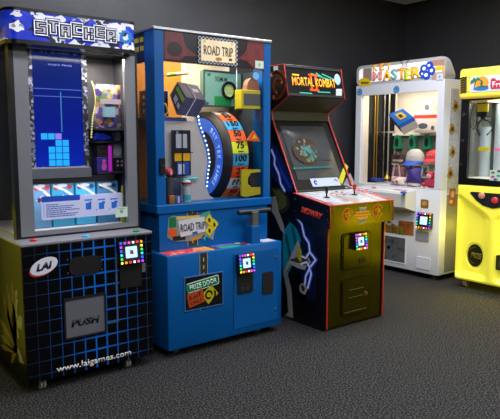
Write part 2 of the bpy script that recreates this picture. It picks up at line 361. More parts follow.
# blocky STACKER letters
GL = {'S': ['111', '1..', '111', '..1', '111'], 'T': ['111', '.1.', '.1.', '.1.', '.1.'], 'A': ['111', '1.1', '111', '1.1', '1.1'], 'C': ['111', '1..', '1..', '1..', '111'], 'K': ['1.1', '1.1', '11.', '1.1', '1.1'], 'E': ['111', '1..', '111', '1..', '111'], 'R': ['111', '1.1', '111', '11.', '1.1']}
u0 = fm.px(34.5, 30)[0]; u1 = fm.px(116, 40)[0]; v1 = fm.px(40, 20.5)[1]; v0 = fm.px(40, 34.5)[1]; step = (u1-u0)/7
for i, ch in enumerate('STACKER'):
    cw, chh = step*.8/3, (v1-v0)*.82/5; dz = (-.004, .008, -.006, .006, -.008, .006, -.006)[i]
    par = None
    for (e, w_, h, nm) in ((.014, .004, '0c28c0', 'marquee_letter'), (.009, .0055, 'f2f3fa', 'letter_rim'), (.0045, .007, '0a0a10', 'letter_line'), (-.0035, .0085, 'b4b6c4', 'letter_face')):
        mm = MB()
        for r_, row in enumerate(GL[ch]):
            for q_, b_ in enumerate(row):
                if b_ == '1':
                    ua = u0+step*i+cw*q_+.006; va = v1-chh*(r_+1)+dz-.004
                    right = q_ < 2 and row[q_+1] == '1'; dn = r_ < 4 and GL[ch][r_+1][q_] == '1'
                    lf = q_ > 0 and row[q_-1] == '1'; up_ = r_ > 0 and GL[ch][r_-1][q_] == '1'
                    f = lambda j: 0 if (j and e < 0) else e
                    fm.rect(mm, ua-f(lf), ua+cw+f(right), va-f(dn), va+chh+f(up_), .0, w_)
        o = mm.build(nm, c(h, .4, .35 if h[0] in 'fb' else 0), stk if par is None else par)
        par = par or o
mm = MB(); fm.ring(mm, fm.px(126, 37), .03, .014, 20, 0, 2*PI, -.004, .003); mm.build('marquee_swirl', c('58b8e8', .4, .2), stk)

# the monitor behind the glass
DS = .30; fs = S.front(DS)
sL, sR = fs.px(34, 120)[0], fs.px(82.8, 120)[0]; sT, sB = fs.px(58, 54)[1], fs.px(58, 166.5)[1]
oL, oR = fs.px(27.5, 120)[0], fs.px(88, 120)[0]
mon = fs.frame(MB(), (oL, oR, sB-.03, sT+.02), (sL, sR, sB, sT), -.16, .004).build('monitor', noisy('monitor_rails', [(0, '1a1c24'), (.4, '707890'), (.6, '2a2e3c'), (.8, '9aa0b4')], 62, .4, 2, (1, .2, 1), kind='vor', interp='CONSTANT'), stk)
scm = mat('blue_screen', '02103c', .15); t = NT(scm); sz = t.n('ShaderNodeSeparateXYZ'); t.l(t.n('ShaderNodeTexCoord').outputs['Object'], sz.inputs[0]); t.l(t.ramp(t.math('MULTIPLY', t.math('SUBTRACT', sz.outputs[2], 1.15), 1.6), [(0, '0a30d8'), (.5, '0818a0'), (1, '0a1868')]), t.b.inputs['Emission Color']); t.b.inputs['Emission Strength'].default_value = .6
mm = MB(); fs.rect(mm, sL, sR, sB, sT, -.02, 0); scr = mm.build('screen', scm, mon)
h = fs.px(58, 62)[1]; mm = MB(); fs.rect(mm, sL, sR, h, sT, 0, .002); mm.build('screen_header', mat('scr_header', '10183c', .2, 0, '15307c', .45), mon)
fs.text('MAJOR PRIZE', fs.px(60, 65.4), .14, .013, 0, .002, 0, .02, 0, 1.2).build('screen_caption', c('5a66c0', .3, .5), mon)
mm = MB(); a = fs.px(60.5, 92); b = fs.px(60.5, 132); fs.rect(mm, a[0]-.003, a[0]+.003, b[1], a[1], 0, .0012); mm.build('cyan_line', mat('cyan_line', '1a3c70', .3, 0, '3a90b8', .6), mon)  # thin upright cyan line on the screen face
mm = MB(); a = fs.px(34.5, 88.5)[1]; fs.rect(mm, sL, sR, a, a+.004, 0, .0012); a = fs.px(34.5, 96)[1]; fs.rect(mm, sL, sR, a, a+.004, 0, .0012); mm.build('level_line', mat('scr_line', '223a80', .3, 0, '5a78c8', .5), mon)
cw = (fs.px(69.4, 150)[0]-fs.px(48.4, 150)[0])/3; ux = fs.px(48.4, 150)[0]; chh = (fs.px(60, 140)[1]-fs.px(60, 166.4)[1])/4
for r_, cols in enumerate(((0, 1, 2), (0, 1, 2), (0, 1, 2), (1, 2), (-1, 0, 1))):
    for q_ in cols:
        mm = MB(); fs.rect(mm, ux+cw*q_+.002, ux+cw*(q_+1)-.003, sB+.002+chh*r_+.002, sB+.002+chh*(r_+1)-.002, 0, .0016)
        hh = '8f7ee8' if (r_ == 4 and q_ == 1) else '20b0ff'
        mm.build('screen_block', mat('block_'+hh, '081c50', .3, 0, hh, 1.0), mon)
mm = MB(); a, b = fs.px(29, 167.5), fs.px(91, 176); fs.rect(mm, a[0], b[0], b[1]-.004, a[1]-.01, -.1, .01); mm.build('monitor_ledge', mat('steel_ledge', '7a7e88', .35, .5), stk)
a, b = fs.px(30, 177), fs.px(112, 181); mm = MB(); fs.rect(mm, a[0], b[0]+.02, b[1], a[1]-.005, -.02, .0); mm.build('shelf_rail', M_DARK, stk)
mm = MB(); fs.rect(mm, sL-.03, sR+.02, sB-.014, sB-.002, 0, .008); mm.build('silver_strip', c('a8acba', .35), mon)
# instruction plate standing inside the glass
fp = S.front(D+.075)
q = [fp.px(*p) for p in ((41, 196.5), (122.2, 193), (123, 213), (41.5, 221.5))]
mm = MB(); fp.rrect(mm, q[0][0], q[1][0], fp.px(80, 217.2)[1], fp.px(80, 195)[1], .012, -.004, 0); ins = mm.build('instruction_plate', c('c4caea', .4, .18), stk)
mm = MB(); fp.rrect(mm, q[0][0], fp.px(80, 200)[0], fp.px(60, 201.2)[1], fp.px(60, 195.6)[1], .006, 0, .001); mm.build('plate_header', c('1c4ab4', .4, .1), ins)
mm = MB()
vv = fp.px(60, 203)[1]; dv = (vv-fp.px(60, 216.8)[1])/7
for i, L in enumerate((.07, .17, .15, .2, .12, .19, .17)):
    bar_lines(fp, mm, fp.px(46, 205)[0], fp.px(46, 205)[0]+L, vv-dv*(i+.8), .0055, 5); fp.rect(mm, fp.px(44, 205)[0]-.004, fp.px(44, 205)[0], vv-dv*(i+.8), vv-dv*(i+.8)+.005, 0, .0012)
mm.build('plate_text', c('3a5cae', .5), ins)
mm = MB()
for px_, wide in (((88.5, 205.5), .03), ((101.5, 205), .04), ((114, 204.3), .04)):
    u, v = fp.px(*px_); fp.rect(mm, u-.017, u+.017, v-.024, v+.016, 0, .0015); fp.rect(mm, u+.004, u+wide*.6, v+.01, v+.022, 0, .0015); fp.rect(mm, u-.024, u+.024, v+.03, v+.038, 0, .0015)
    fp.ell(mm, (u+.05, v-.03), .004, .004, 0, 0, .0015, 8)
mm.build('plate_diagram', c('2070d8', .4, .1), ins)
mm = MB(); fc = S.front(D-.001); a, b = fc.px(115.2, 207.5), fc.px(127.5, 216.5); fc.rect(mm, a[0], b[0], b[1], a[1], 0, .002); cd_ = mm.build('notice_card', c('c3d2c6', .5), stk)
mm = MB(); u, v = (a[0]+b[0])/2, (a[1]+b[1])/2; fc.ell(mm, (u, v+.004), .01, .012, 0, 0, .003); fc.rect(mm, u-.025, u+.025, v+.02, v+.024, 0, .003); mm.build('card_mark', c('6a9a72', .5), cd_)
# LED string and shelves on the right
pts = [(91.5, 82), (93, 86), (94.5, 92), (95.3, 98), (95.2, 104), (94, 110), (92.6, 116), (92, 122), (91.4, 130), (91, 137)]
fl = S.front(.34)
path = [fl.P(*fl.px(*p)) for p in pts]
ls = MB().tube(path, .004, 6).build('led_string', M_DARK, stk)
for i in range(26):
    tt = i/25*(len(path)-1); k_ = min(int(tt), len(path)-2); p = path[k_].lerp(path[k_+1], tt-k_)
    MB().ball((p.x, p.y-.005, p.z), .0062, seg=8).build('led', mat('led_warm', 'd8d088', .4, 0, 'e0da80', .6), ls)
mm = MB()
wr = R0-.02
fr_ = S.front(.33)
zs = [fr_.px(110, y_)[1] for y_ in (128.5, 141, 171.5)]
for z_ in zs: mm.box(fr_.px(96, 140)[0], wr, .32 if z_ != zs[0] else .2, .45, z_-.012, z_)
sh = mm.build('prize_shelf', c('3a3c44', .4), stk)
zs_rail = fs.px(70, 182)[1]
MB().box(.35, .55, .5, .6, ZT-.02, ZT-.004).build('lamp_tray', c('e8e4d8', .4, .5), stk)
lamp('interior_lamp', stk, (.3, .20, ZT-.02), .5, .04, 1.6, 'f4f0f0')
lamp('interior_lamp', stk, (.64, .24, ZT-.02), .16, .1, 4, 'fff0e0')
lamp('interior_lamp', stk, (.35, .24, zs_rail), .55, .03, 1.2, 'f4f0ff')
# ---- prizes in it (things of their own)
def thing_mesh(fr, mb, name, m, label, cat, group=None, smooth=False):
    xs = [v.co.x for v in mb.bm.verts]; ys = [v.co.y for v in mb.bm.verts]; base = Vector(((min(xs)+max(xs))/2, (min(ys)+max(ys))/2, min(v.co.z for v in mb.bm.verts)))
    mb.rot(Matrix.Translation(-base)); o = mb.build(name, m, None, smooth); o.location = fr.M @ base; o.rotation_euler = (0, 0, fr.rz); BASE[o.name] = base; return tag(o, label, cat, group)
BASE = {}
def sub(mb, name, m, par, smooth=False):
    if par.name in BASE: mb.rot(Matrix.Translation(-BASE[par.name]))
    o = mb.build(name, m, par, smooth)
    if par.name in BASE: BASE[o.name] = BASE[par.name]
    return o
S_WALL = wr-.003; R_WALL = .915
def px_box(fr, x0, x1, y0, y1, d, dep, zb=None):   # box from its pixel extent on plane d
    p = fr.front(d); cx2, cy2 = (x0+x1)/2, (y0+y1)/2
    return (p.px(x0, cy2)[0], min(p.px(x1, cy2)[0], S_WALL if fr is S else R_WALL if fr is R else 9), d, d+dep, p.px(cx2, y1)[1] if zb is None else zb+.0008, p.px(cx2, y0)[1])
# foil snack bag
def pillow(x0, x1, y0, y1, z0, z1, n=10):
    mb = MB(); g = []
    for s_ in (0, 1):
        rows = []
        for j in range(n+1):
            row = []
            for i in range(n+1):
                a, b = i/n, j/n; e = (1-abs(2*a-1)**2.4)*(1-abs(2*b-1)**3); w_ = (y1-y0)/2*e*(1+.18*math.sin(9*a+5*b)); yy = (y0+y1)/2+(w_ if s_ else -w_)
                row.append(mb.bm.verts.new((x0+(x1-x0)*(a+.03*math.sin(b*7)*(1 if a > .5 else -1)), yy, z0+(z1-z0)*b)))
            rows.append(row)
        g.append(rows)
        for j in range(n):
            for i in range(n): mb.bm.faces.new((rows[j][i], rows[j][i+1], rows[j+1][i+1], rows[j+1][i]))
    bmesh.ops.remove_doubles(mb.bm, verts=mb.bm.verts, dist=1e-4)
    return mb
b = px_box(S, 98.5, 124.5, 84, 128, .21, .10, zs[0])
bag = thing_mesh(S, pillow(*b), 'snack_bag', noisy('foil_print', [(0, '6a5a9a'), (.25, 'c8b8c0'), (.4, '8a3038'), (.55, 'b89060'), (.7, '5a4a90'), (.85, '6a8a50')], 34, .25, 2, kind='vor', interp='CONSTANT'), 'big multicoloured foil snack bag standing on the topmost shelf right of the blue screen', 'bag', smooth=True)
bf = S.front(b[2]-.012)
mm = MB(); bf.rect(mm, bf.px(104, 110)[0], bf.px(115, 110)[0], bf.px(108, 117)[1], bf.px(108, 107)[1], -.02, .004); sub(mm, 'bag_label', c('9cc8d8', .35), bag)
mm = MB(); bf.rect(mm, bf.px(102, 110)[0], bf.px(121, 110)[0], bf.px(108, 104)[1], bf.px(108, 99)[1], -.02, .004); sub(mm, 'bag_stripe', c('d8c8c8', .35), bag)
# little things on the lower shelves
b = px_box(S, 98, 110, 131, 141, .34, .05, zs[1]+.001)
m_ = MB(); u = (b[0]+b[1])/2; m_.ball((u, .37, b[4]+.0305), .03, (1.2, .8, 1)); m_.ball((u-.03, .37, b[4]+.046), .019); m_.ball((u+.03, .37, b[4]+.025), .022, (1.3, 1, .8)); m_.ball((u-.045, .37, b[4]+.02), .016); [setattr(v.co, 'z', b[4]+.001+(max(v.co.z, b[4])-b[4])*.75) for v in m_.bm.verts]
thing_mesh(S, m_, 'toy_figure', c('2038c8', .35, .2), 'small bright blue toy creature on the middle shelf right of the blue screen', 'toy', smooth=True)
b = px_box(S, 114, 121.5, 131.5, 141, .34, .06, zs[1])
m_ = MB().box(*b, .004); o = thing_mesh(S, m_, 'boxed_toy', c('6c6e86', .4), 'small grey boxed toy beside the bright blue toy creature', 'box')
mm = MB(); fb = S.front(b[2]); fb.ell(mm, ((b[0]+b[1])/2, (b[4]+b[5])/2), .018, .03); sub(mm, 'box_picture', c('b8b8cc', .4), o)
b = px_box(S, 97, 111, 145, 157, .34, .06)
b2 = px_box(S, 97, 111, 157, 171.5, .34, .06, zs[2])
m_ = MB().box(b[0], b[1], b[2], b[3], b2[5]+.0008, b[5], .003); o = thing_mesh(S, m_, 'headset_box', c('241c24', .4), 'dark boxed headset stacked on a purple toy box on the bottom shelf', 'box')
mm = MB(); fb = S.front(b[2]); fb.ring(mm, ((b[0]+b[1])/2, (b2[5]+b[5])/2), .02, .008); sub(mm, 'box_picture', c('7a5a4a', .4), o)
m_ = MB().box(b2[0], b2[1], b2[2], b2[3], b2[4], b2[5], .003); o = thing_mesh(S, m_, 'toy_box', c('3a3490', .4), 'purple blue toy box with a pink figure printed on it, on the bottom shelf', 'box')
mm = MB(); fb = S.front(b2[2]); w_ = (b2[0]+b2[1])/2; fb.ell(mm, (w_, b2[4]+.03), .017, .024); fb.ell(mm, (w_, b2[4]+.065), .012, .012); sub(mm, 'box_picture', c('d858b0', .4), o)
b = px_box(S, 113, 124, 143, 158, .34, .06); b3 = px_box(S, 113.5, 124.5, 158, 171.5, .34, .06, zs[2])
m_ = MB().box(b[0], b[1], b[2], b[3], b3[5]+.0008, b[5], .003); o = thing_mesh(S, m_, 'speaker_box', c('74747e', .4), 'light grey box atop the black box with four pale dots, right of the magenta tube', 'box')
mm = MB(); fb = S.front(b[2]); fb.ell(mm, ((b[0]+b[1])/2, (b3[5]+b[5])/2), .028, .035); sub(mm, 'box_picture', c('9c9ca6', .4), o)
m_ = MB().box(b3[0], b3[1], b3[2], b3[3], b3[4], b3[5], .003); o = thing_mesh(S, m_, 'gadget_box', c('1c1a20', .4), 'black box with four pale dots on the bottom shelf', 'box')
mm = MB(); fb = S.front(b3[2])
for i in (0, 1):
    for j in (0, 1): fb.rect(mm, b3[0]+.022+i*.028, b3[0]+.036+i*.028, b3[4]+.028+j*.026, b3[4]+.042+j*.026)
sub(mm, 'box_dots', c('a8a0a8', .4), o)
p = S.front(.32); u = p.px(110.4, 157)[0]; z1_ = p.px(110.4, 145.5)[1]
o = thing_mesh(S, MB().cyl((u, .325, zs[2]+.0008), (u, .325, z1_), .012, 14), 'glow_tube', c('b828b8', .3, .35), 'upright magenta tube standing on the bottom shelf right of the blue screen', 'tube', smooth=True)
sub(MB().cyl((u, .325, z1_-.001), (u, .325, z1_+.008), .013, 14), 'cap', c('3a1a40', .4), o, True)
# row of boxed toys under the screen
row = ((33.5, 50.5, '5a86a8', 'c03a38', 'pale blue boxed toy with red spots, leftmost of the row under the blue screen', 'orange green boxed'), (52, 74, '2f8aa8', 'b02c34', 'teal boxed toy with a diagonal pale stripe, second from left under the blue screen', 0), (76, 95.5, '3a9cc0', '243a70', 'cyan boxed toy, third from left under the blue screen', 0), (97.5, 118, '3a78a0', '203050', 'blue boxed toy, rightmost of the row under the blue screen', 0))
for i, (x0, x1, h1, h2, lab, _) in enumerate(row):
    b = px_box(S, x0, x1, 183+i*-.6, 205, .33, .1, .862)
    o = thing_mesh(S, MB().box(*b, .004), 'toy_carton', c(h1, .4, .08), lab, 'box', 'boxed toys under the stacking screen')
    fb = S.front(.33); w_ = b[1]-b[0]; hh = b[5]
    mm = MB()
    for (a_, e_) in ((.2, .03), (.8, .028), (.35, .1), (.9, .11)): fb.ell(mm, (b[0]+w_*a_, hh-e_), .016, .014)
    sub(mm, 'box_print', c(h2, .4, .05), o)
    mm = MB(); fb.poly(mm, [(b[0]+w_*.12, hh-.1), (b[0]+w_*.5, hh-.075), (b[0]+w_*.88, hh-.11), (b[0]+w_*.6, hh-.13)]); fb.ell(mm, (b[0]+w_*.45, hh-.018), w_*.25, .01); sub(mm, 'box_flash', c('dcdce4', .4, .1), o)
    mm = MB(); fb.stroke(mm, [(b[0]+w_*.1, hh-.018), (b[0]+w_*.55, hh-.045), (b[0]+w_*.92, hh-.08)], .014, 0, .002); sub(mm, 'box_stripe', c('e0d4c8', .4, .1), o)
b = px_box(S, 121.5, 126, 185, 214, .33, .06, .862)
m_ = MB().lathe([(.022, .8628), (.022, .95), (.009, .985), (.009, b[5])], (min((b[0]+b[1])/2-.01, S_WALL-.023), .30, 0))
thing_mesh(S, m_, 'bottle', c('707a34', .25), 'olive bottle standing behind the small notice card', 'bottle', smooth=True)
# ================================================================== Road Trip prize wheel cabinet
R = Frame((1.84, 3.22, 0), 0)
rt = tag(empty('prize_wheel_cabinet', R.loc), 'blue prize wheel cabinet with a numbered tyre behind glass and licence plate sign', 'arcade machine')
BLUE = noisy('blue_metal_paint', [(.3, '005090'), (.7, '00569a')], 4, .36, spec=.35)
f0 = R.front(0); RW = .94
body = MB().box(0, RW, 0, .85, .05, .665, .012).build('base_cabinet', BLUE, rt, True)
MB().box(.03, RW-.02, .146, .85, .66, .925).build('neck_panel', BLUE, rt)
for x in (.1, .78):
    for y in (.09, .76): caster(rt, x, y, .052, .026)
# ledge prints
tp = R.top(.665)
lt = lambda x: (x, )
def strip(nm, u0, u1, v0, v1, h):
    mm = MB(); tp.rect(mm, u0, u1, v0, v1); mm.build(nm, h, body)
mapm = lambda nm, st: noisy(nm, st, 22, .4, 2, (1, 1, 1), kind='vor', interp='CONSTANT')
strip('ledge_print', .02, .27, .012, .14, mapm('red_map', [(0, 'c83a3a'), (.4, 'd85a48'), (.8, 'e08a70')]))
strip('ledge_print', .27, .37, .012, .14, mapm('orange_map', [(0, 'd88a30'), (.5, 'e0b048'), (.8, 'c86a40')]))
strip('road_print', .37, .42, .012, .14, c('3a3a38', .5))
strip('ledge_print', .42, .58, .012, .075, mapm('green_map', [(0, '18986a'), (.5, '30a878'), (.85, '20806a')]))
strip('ledge_print', .42, .58, .075, .14, mapm('purple_map', [(0, '4048b0'), (.5, '5a60c0'), (.85, '7a70c0')]))
strip('ledge_print', .60, .68, .03, .13, mapm('scrap_map', [(0, '9a2028'), (.3, '303850'), (.6, 'b8b0b0'), (.8, '208060')]))
strip('warning_print', .79, .91, .03, .13, mapm('white_map', [(0, 'c8c4c4'), (.7, 'b0a0a0'), (.9, '6a4a4a')]))
# road running down the front
a, b = f0.px(199.5, 262)[0], f0.px(207.5, 262)[0]
fn = R.front(.146)
for pl, z0, z1, u0, u1, par in ((f0, .28, .655, a, b, body), (fn, .68, .925, fn.px(187.5, 235)[0], fn.px(197.5, 235)[0], None)):
    mm = MB(); pl.rect(mm, u0, u1, z0, z1, 0, .001); rd = mm.build('road_print', c('26282c', .5), par or rt)
    mm = MB(); z_ = z0+.02
    while z_ < z1-.02: pl.rect(mm, (u0+u1)/2-.004, (u0+u1)/2+.004, z_, z_+.025, .001, .002); z_ += .05
    pl.rect(mm, u0, u0+.003, z0, z1, .001, .002); pl.rect(mm, u1-.003, u1, z0, z1, .001, .002)
    mm.build('road_line', c('b8a860', .5), rd)
# prize door print
q = [f0.px(*p) for p in ((184.5, 279), (221.8, 273.5), (221.8, 304), (185, 311.5))]
u0, u1, v0, v1 = q[0][0], q[1][0], q[3][1]+.005, q[0][1]+.005
mm = MB(); f0.rect(mm, u0, u1, v0, v1, 0, .006); pdo = mm.build('prize_door', c('0b0c0e', .35), rt)
mm = MB(); f0.frame(mm, (u0-.006, u1+.006, v0-.006, v1+.006), (u0, u1, v0, v1), 0, .008); mm.build('door_rim', c('3a6aa0', .35), pdo)
k = f0.px(202.5, 283.7)
for e, w_, h in ((.0, .0075, 'c8d8c8'), (-.005, .0085, '0e6a44')):
    mm = MB(); f0.poly(mm, [(k[0]+x*math.cos(.12)-y*math.sin(.12), k[1]+x*math.sin(.12)+y*math.cos(.12)) for x, y in rr(-.125-e*-1, .125+e, -.032-e, .032+e, .012)], .005, w_); mm.build('sign_plate', c(h, .4, .05), pdo)
f0.text('PRIZE DOOR', k, .21, .034, .0085, .0012, .12, .012).build('sign_lettering', c('d0e4d4', .4, .05), pdo)
k = f0.px(195.3, 298)
mm = MB(); f0.poly(mm, [(k[0]+x*math.cos(.2)-y*math.sin(.2), k[1]+x*math.sin(.2)+y*math.cos(.2)) for x, y in rr(-.062, .062, -.045, .045, .006)], .005, .009); mm.build('sign_plate', c('a83c10', .4), pdo)
f0.text('EXIT', (k[0]-.004, k[1]+.018), .09, .028, .009, .0012, .2, .012).build('sign_lettering', c('4a1408', .4), pdo)
f0.text('ONLY', (k[0]+.004, k[1]-.019), .09, .028, .009, .0012, .2, .012).build('sign_lettering', c('4a1408', .4), pdo)
k = f0.px(209, 294.5)
mm = MB(); f0.poly(mm, [(k[0]-.062, k[1]+.01), (k[0]+.015, k[1]+.062), (k[0]+.07, k[1]+.0), (k[0]-.01, k[1]-.062)], .005, .0075); mm.build('sign_plate', c('b0a414', .4), pdo)
mm = MB(); f0.ring(mm, (k[0]-.006, k[1]+.002), .024, .011, 20, 0, 5.2, .007, .009); f0.ring(mm, (k[0], k[1]), .044, .012, 10, -1.1, .5, .007, .009); mm.build('sign_arrow', c('1a1808', .5), pdo)
# coin door
q0, q1 = f0.px(233.5, 260), f0.px(277.5, 300); zt_, zb_ = f0.px(256, 252)[1], f0.px(256, 324)[1]
mm = MB(); f0.frame(mm, (q0[0]-.003, q1[0]+.003, zb_-.003, zt_+.003), (q0[0], q1[0], zb_, zt_), 0, .0015); cdr = mm.build('coin_door', c('07305e', .4), rt)
mm = MB(); f0.rect(mm, q0[0], q1[0], zb_, zt_, 0, .003); mm.build('door_plate', BLUE, cdr)
for p in ((275.3, 256.5), (274.8, 309)):
    u, v = f0.px(*p); MB().cyl((u, 0, v), (u, -.012, v), .009, 12).build('lock', M_CHROME, cdr, True)
a, b = f0.px(237, 258), f0.px(252, 291); mm = MB(); f0.rrect(mm, a[0], b[0], b[1], a[1], .008, .002, .012); cp = mm.build('coin_plate', c('131416', .45), cdr)
mm = MB()
for k_ in (0, 1): f0.rect(mm, a[0]+.02+k_*.042, a[0]+.05+k_*.042, b[1]+.02, b[1]+.045, .011, .014)
f0.rect(mm, a[0]+.02, a[0]+.092, b[1]+.06, b[1]+.066, .011, .013); mm.build('coin_slot', c('2a2b30', .4), cp)
a, b = f0.px(262, 272.5), f0.px(272.3, 292.5); mm = MB(); f0.rrect(mm, a[0], b[0], b[1], a[1], .012, .002, .01); mm.build('speaker_plate', c('181a1c', .5), cdr)
reader(R, rt, R.front(-.004), R.front(-.044).px(247, 263.3), .128, .122, '303048')
# logo on the neck
k = fn.px(193, 228)
lg = None
def blob(pl, pts, w1, h, nm, par, es=.0): mm = MB(); pl.pp(mm, pts, -.001, w1); return mm.build(nm, c(h, .4, es), par)
lg = blob(fn, [(167, 237), (168.5, 217.5), (174, 215.5), (178, 217), (200, 215), (209, 210.5), (212, 217.5), (218, 222), (214, 233), (213, 240), (206, 236.5), (190, 241), (174, 241.5)], .002, '7a8a88', 'logo_backing', rt)
blob(fn, [(169, 217.5), (175.5, 217), (176, 227), (169, 228)], .004, '0c6a40', 'logo_sign', lg); blob(fn, [(167, 232), (171, 228), (176.5, 229), (176.5, 235), (171, 238)], .0045, 'c8501c', 'logo_sign', lg)
blob(fn, [(172.5, 236.5), (185, 235), (185.5, 239.5), (173, 241)], .0045, '16181c', 'logo_sign', lg)
blob(fn, [(175, 216.5), (200, 215), (199, 218), (178, 220)], .003, 'c8b060', 'logo_ray', lg); blob(fn, [(190, 239), (205, 234), (204, 237), (192, 241)], .003, 'c07a30', 'logo_ray', lg)
blob(fn, [(202, 213), (210, 210.5), (210, 215), (203, 217)], .003, '3a9a80', 'logo_ray', lg); blob(fn, [(202, 236), (206.5, 233.5), (204.5, 241)], .003, '38a0b0', 'logo_ray', lg)
pl_ = blob(fn, [(177.5, 221), (204, 216.5), (205, 231.5), (180.5, 237)], .005, 'c4c4cc', 'logo_plate', lg)
blob(fn, [(192, 234.4), (197, 233.2), (197, 231), (192, 232)], .006, '2850a8', 'plate_mark', pl_)
fn.text('ROAD TRIP', fn.px(192.5, 226.5), .19, .052, .0055, .0015, .02, .012).build('plate_lettering', c('1c2030', .4), pl_)
for p in ((208.8, 220), (213.8, 224.5), (209, 230.5)):
    u, v = fn.px(*p); mm = MB(); fn.poly(mm, [(u-.034, v), (u, v-.04), (u+.034, v), (u, v+.04)], -.001, .006); s_ = mm.build('logo_warning', c('d0bc20', .4), lg)
    mm = MB(); fn.ell(mm, (u, v), .009, .016, .2, .005, .008); mm.build('warning_mark', c('2a2408', .5), s_)
# crank lever on the ledge
fl = R.front(.07); a = fl.px(253, 236); b = fl.px(253, 226)
lv = MB().box(a[0]-.04, a[0]+.035, .03, .11, .66, fl.px(253, 225.5)[1], .004).build('lever_post', BLUE, rt)
z_ = fl.px(253, 211.5)[1]
MB().box(a[0]-.022, a[0]+.03, .045, .095, fl.px(253, 226)[1], z_, .003).build('lever_arm', mat('steel', '8a8c90', .3, .8), lv)
e0, e1 = fl.px(238.5, 213.4)[0], fl.px(269.5, 210.5)[0]
MB().cyl((e0, .07, z_), (e1, .07, z_), .014, 14).build('handlebar', c('131315', .45), lv, True)
for x0_, x1_ in ((e0-.002, e0+.1), (e1-.085, e1+.002)): MB().cyl((x0_, .07, z_), (x1_, .07, z_), .0175, 14).build('grip', c('0c0c0d', .6), lv, True)
# ---- upper glass cabinet
L0, R0, D, ZB, ZH, ZT = .014, .948, .145, .925, 1.872, 2.06
PL, PR = .084, .884
fu = R.front(D)
for x0, x1 in ((L0, PL), (PR, R0)):
    for y0, y1 in ((D, D+.125), (.77, .85)): MB().box(x0, x1, y0, y1, ZB, ZT, .006).build('corner_post', BLUE, rt)
MB().box(L0-.004, R0+.004, D-.012, .85, ZB-.012, .968, .005).build('sill', BLUE, rt)
mm = MB(); mm.box(L0-.004, R0+.004, D-.008, .86, ZT, 2.077, .003); mm.build('top_cap', mat('steel_trim', 'b4b4b8', .3, .8), rt)
mm = MB(); fu.rect(mm, PL, PR, .968, ZH, -.02, -.015); mm.build('front_glass', M_GLASS, rt)
for x in (L0+.006, R0-.01): MB().box(x, x+.004, D+.125, .77, .968, ZH).build('side_glass', M_GLASS, rt)
OR = mat('orange_lining', 'c47c1c', .5); CR = mat('cream_lining', 'd8c8b4', .5)
sp_ = R.front(.62).px(181.5, 90)[0]
MB().box(L0+.02, sp_, .62, .64, .968, ZT).build('back_panel', OR, rt); MB().box(sp_, R0-.02, .62, .64, .968, ZT).build('back_panel', CR, rt)
MB().box(L0+.01, R0-.01, .64, .85, .968, ZT).build('rear_box', M_BLACK, rt)
MB().box(L0+.01, R0-.01, D+.02, .84, ZT-.02, ZT).build('roof_panel', CR, rt)
MB().box(R0-.03, R0-.012, D+.125, .62, .968, ZH).build('side_wall', mat('dark_lining', '3a4450', .5), rt)
# header
hd = MB(); fu.rect(hd, PL, PR, ZH, ZT, -.03, -.004); hd = hd.build('header', c('1c1517', .3), rt)
fh = R.front(D+.004)
mm = MB(); fh.pp(mm, [(164.5, 31), (182, 33), (185, 45), (189, 50), (198, 56), (185, 56), (180, 60.3), (164.5, 58.5)], 0, .0012); s1 = mm.build('tyre_track_print', noisy('red_print', [(.3, '5c2224'), (.7, '742c2c')], 30, .35), hd)
mm = MB(); fh.ell(mm, fh.px(174.5, 49), .055, .045, 0, .001, .0022); mm.build('print_hole', c('241416', .35), s1)
mm = MB(); fh.pp(mm, [(263.5, 42), (248, 40.5), (246.5, 50), (243, 55), (237, 59), (246, 60.5), (255, 69.5), (263.5, 70)], 0, .0012); mm.build('tyre_track_print', MATS['red_print'], hd)
q = [fh.px(*p) for p in ((197.5, 36), (237.3, 40.5), (237, 66), (197.8, 63.6))]
u0, u1, v0, v1 = (q[0][0]+q[3][0])/2, (q[1][0]+q[2][0])/2, (q[2][1]+q[3][1])/2, (q[0][1]+q[1][1])/2
ck = mat('chequer_print', '808080', .35); t = NT(ck); ch_ = t.n('ShaderNodeTexChecker'); ch_.inputs['Scale'].default_value = 70; t.l(t.coord(), ch_.inputs['Vector'])
ch_.inputs['Color1'].default_value = (*lin('a8aeb4'), 1); ch_.inputs['Color2'].default_value = (*lin('15181c'), 1); t.l(ch_.outputs[0], t.b.inputs['Base Color'])
mm = MB(); fh.rect(mm, u0, u1, v0, v1, 0, .006); pf = mm.build('plate_surround', ck, hd)
mm = MB(); fh.rrect(mm, u0+.022, u1-.022, v0+.018, v1-.018, .01, 0, .009); pp_ = mm.build('licence_plate', noisy('plate_cream', [(.3, 'e8ce9c'), (.7, 'f0dcb8')], 8, .4, es=.14), hd)
ucx, vcy = (u0+u1)/2, (v0+v1)/2
fh.text('ROAD TRIP', (ucx, vcy+.002), (u1-u0)*.74, .062, .009, .0015, 0, .008).build('plate_lettering', c('2a2426', .4), pp_)
mm = MB(); fh.ell(mm, (ucx, vcy-.05), .026, .012, 0, .008, .0105); bar_lines(fh, mm, ucx-.07, ucx+.06, vcy+.046, .006, 4); mm.build('plate_mark', c('b87a30', .4), pp_)
mm = MB(); fh.rect(mm, u1-.075, u1-.05, v0+.032, v0+.046, .008, .0105); mm.build('plate_sticker', c('1a1a20', .4), pp_)
mm = MB()
for du in (.05, -.05): 
    for dv_ in (.03,): fh.ell(mm, ((u0 if du > 0 else u1)+du, v1-dv_), .006, .006, 0, .008, .011, 10)
mm.build('plate_bolt', c('c8a040', .3), pp_)
mm = MB(); a, b = fh.px(255, 60.5), fh.px(263.3, 68.8); fh.rect(mm, a[0], b[0], b[1], a[1], 0, .003); nt = mm.build('notice_card', c('b8cabc', .5), hd)
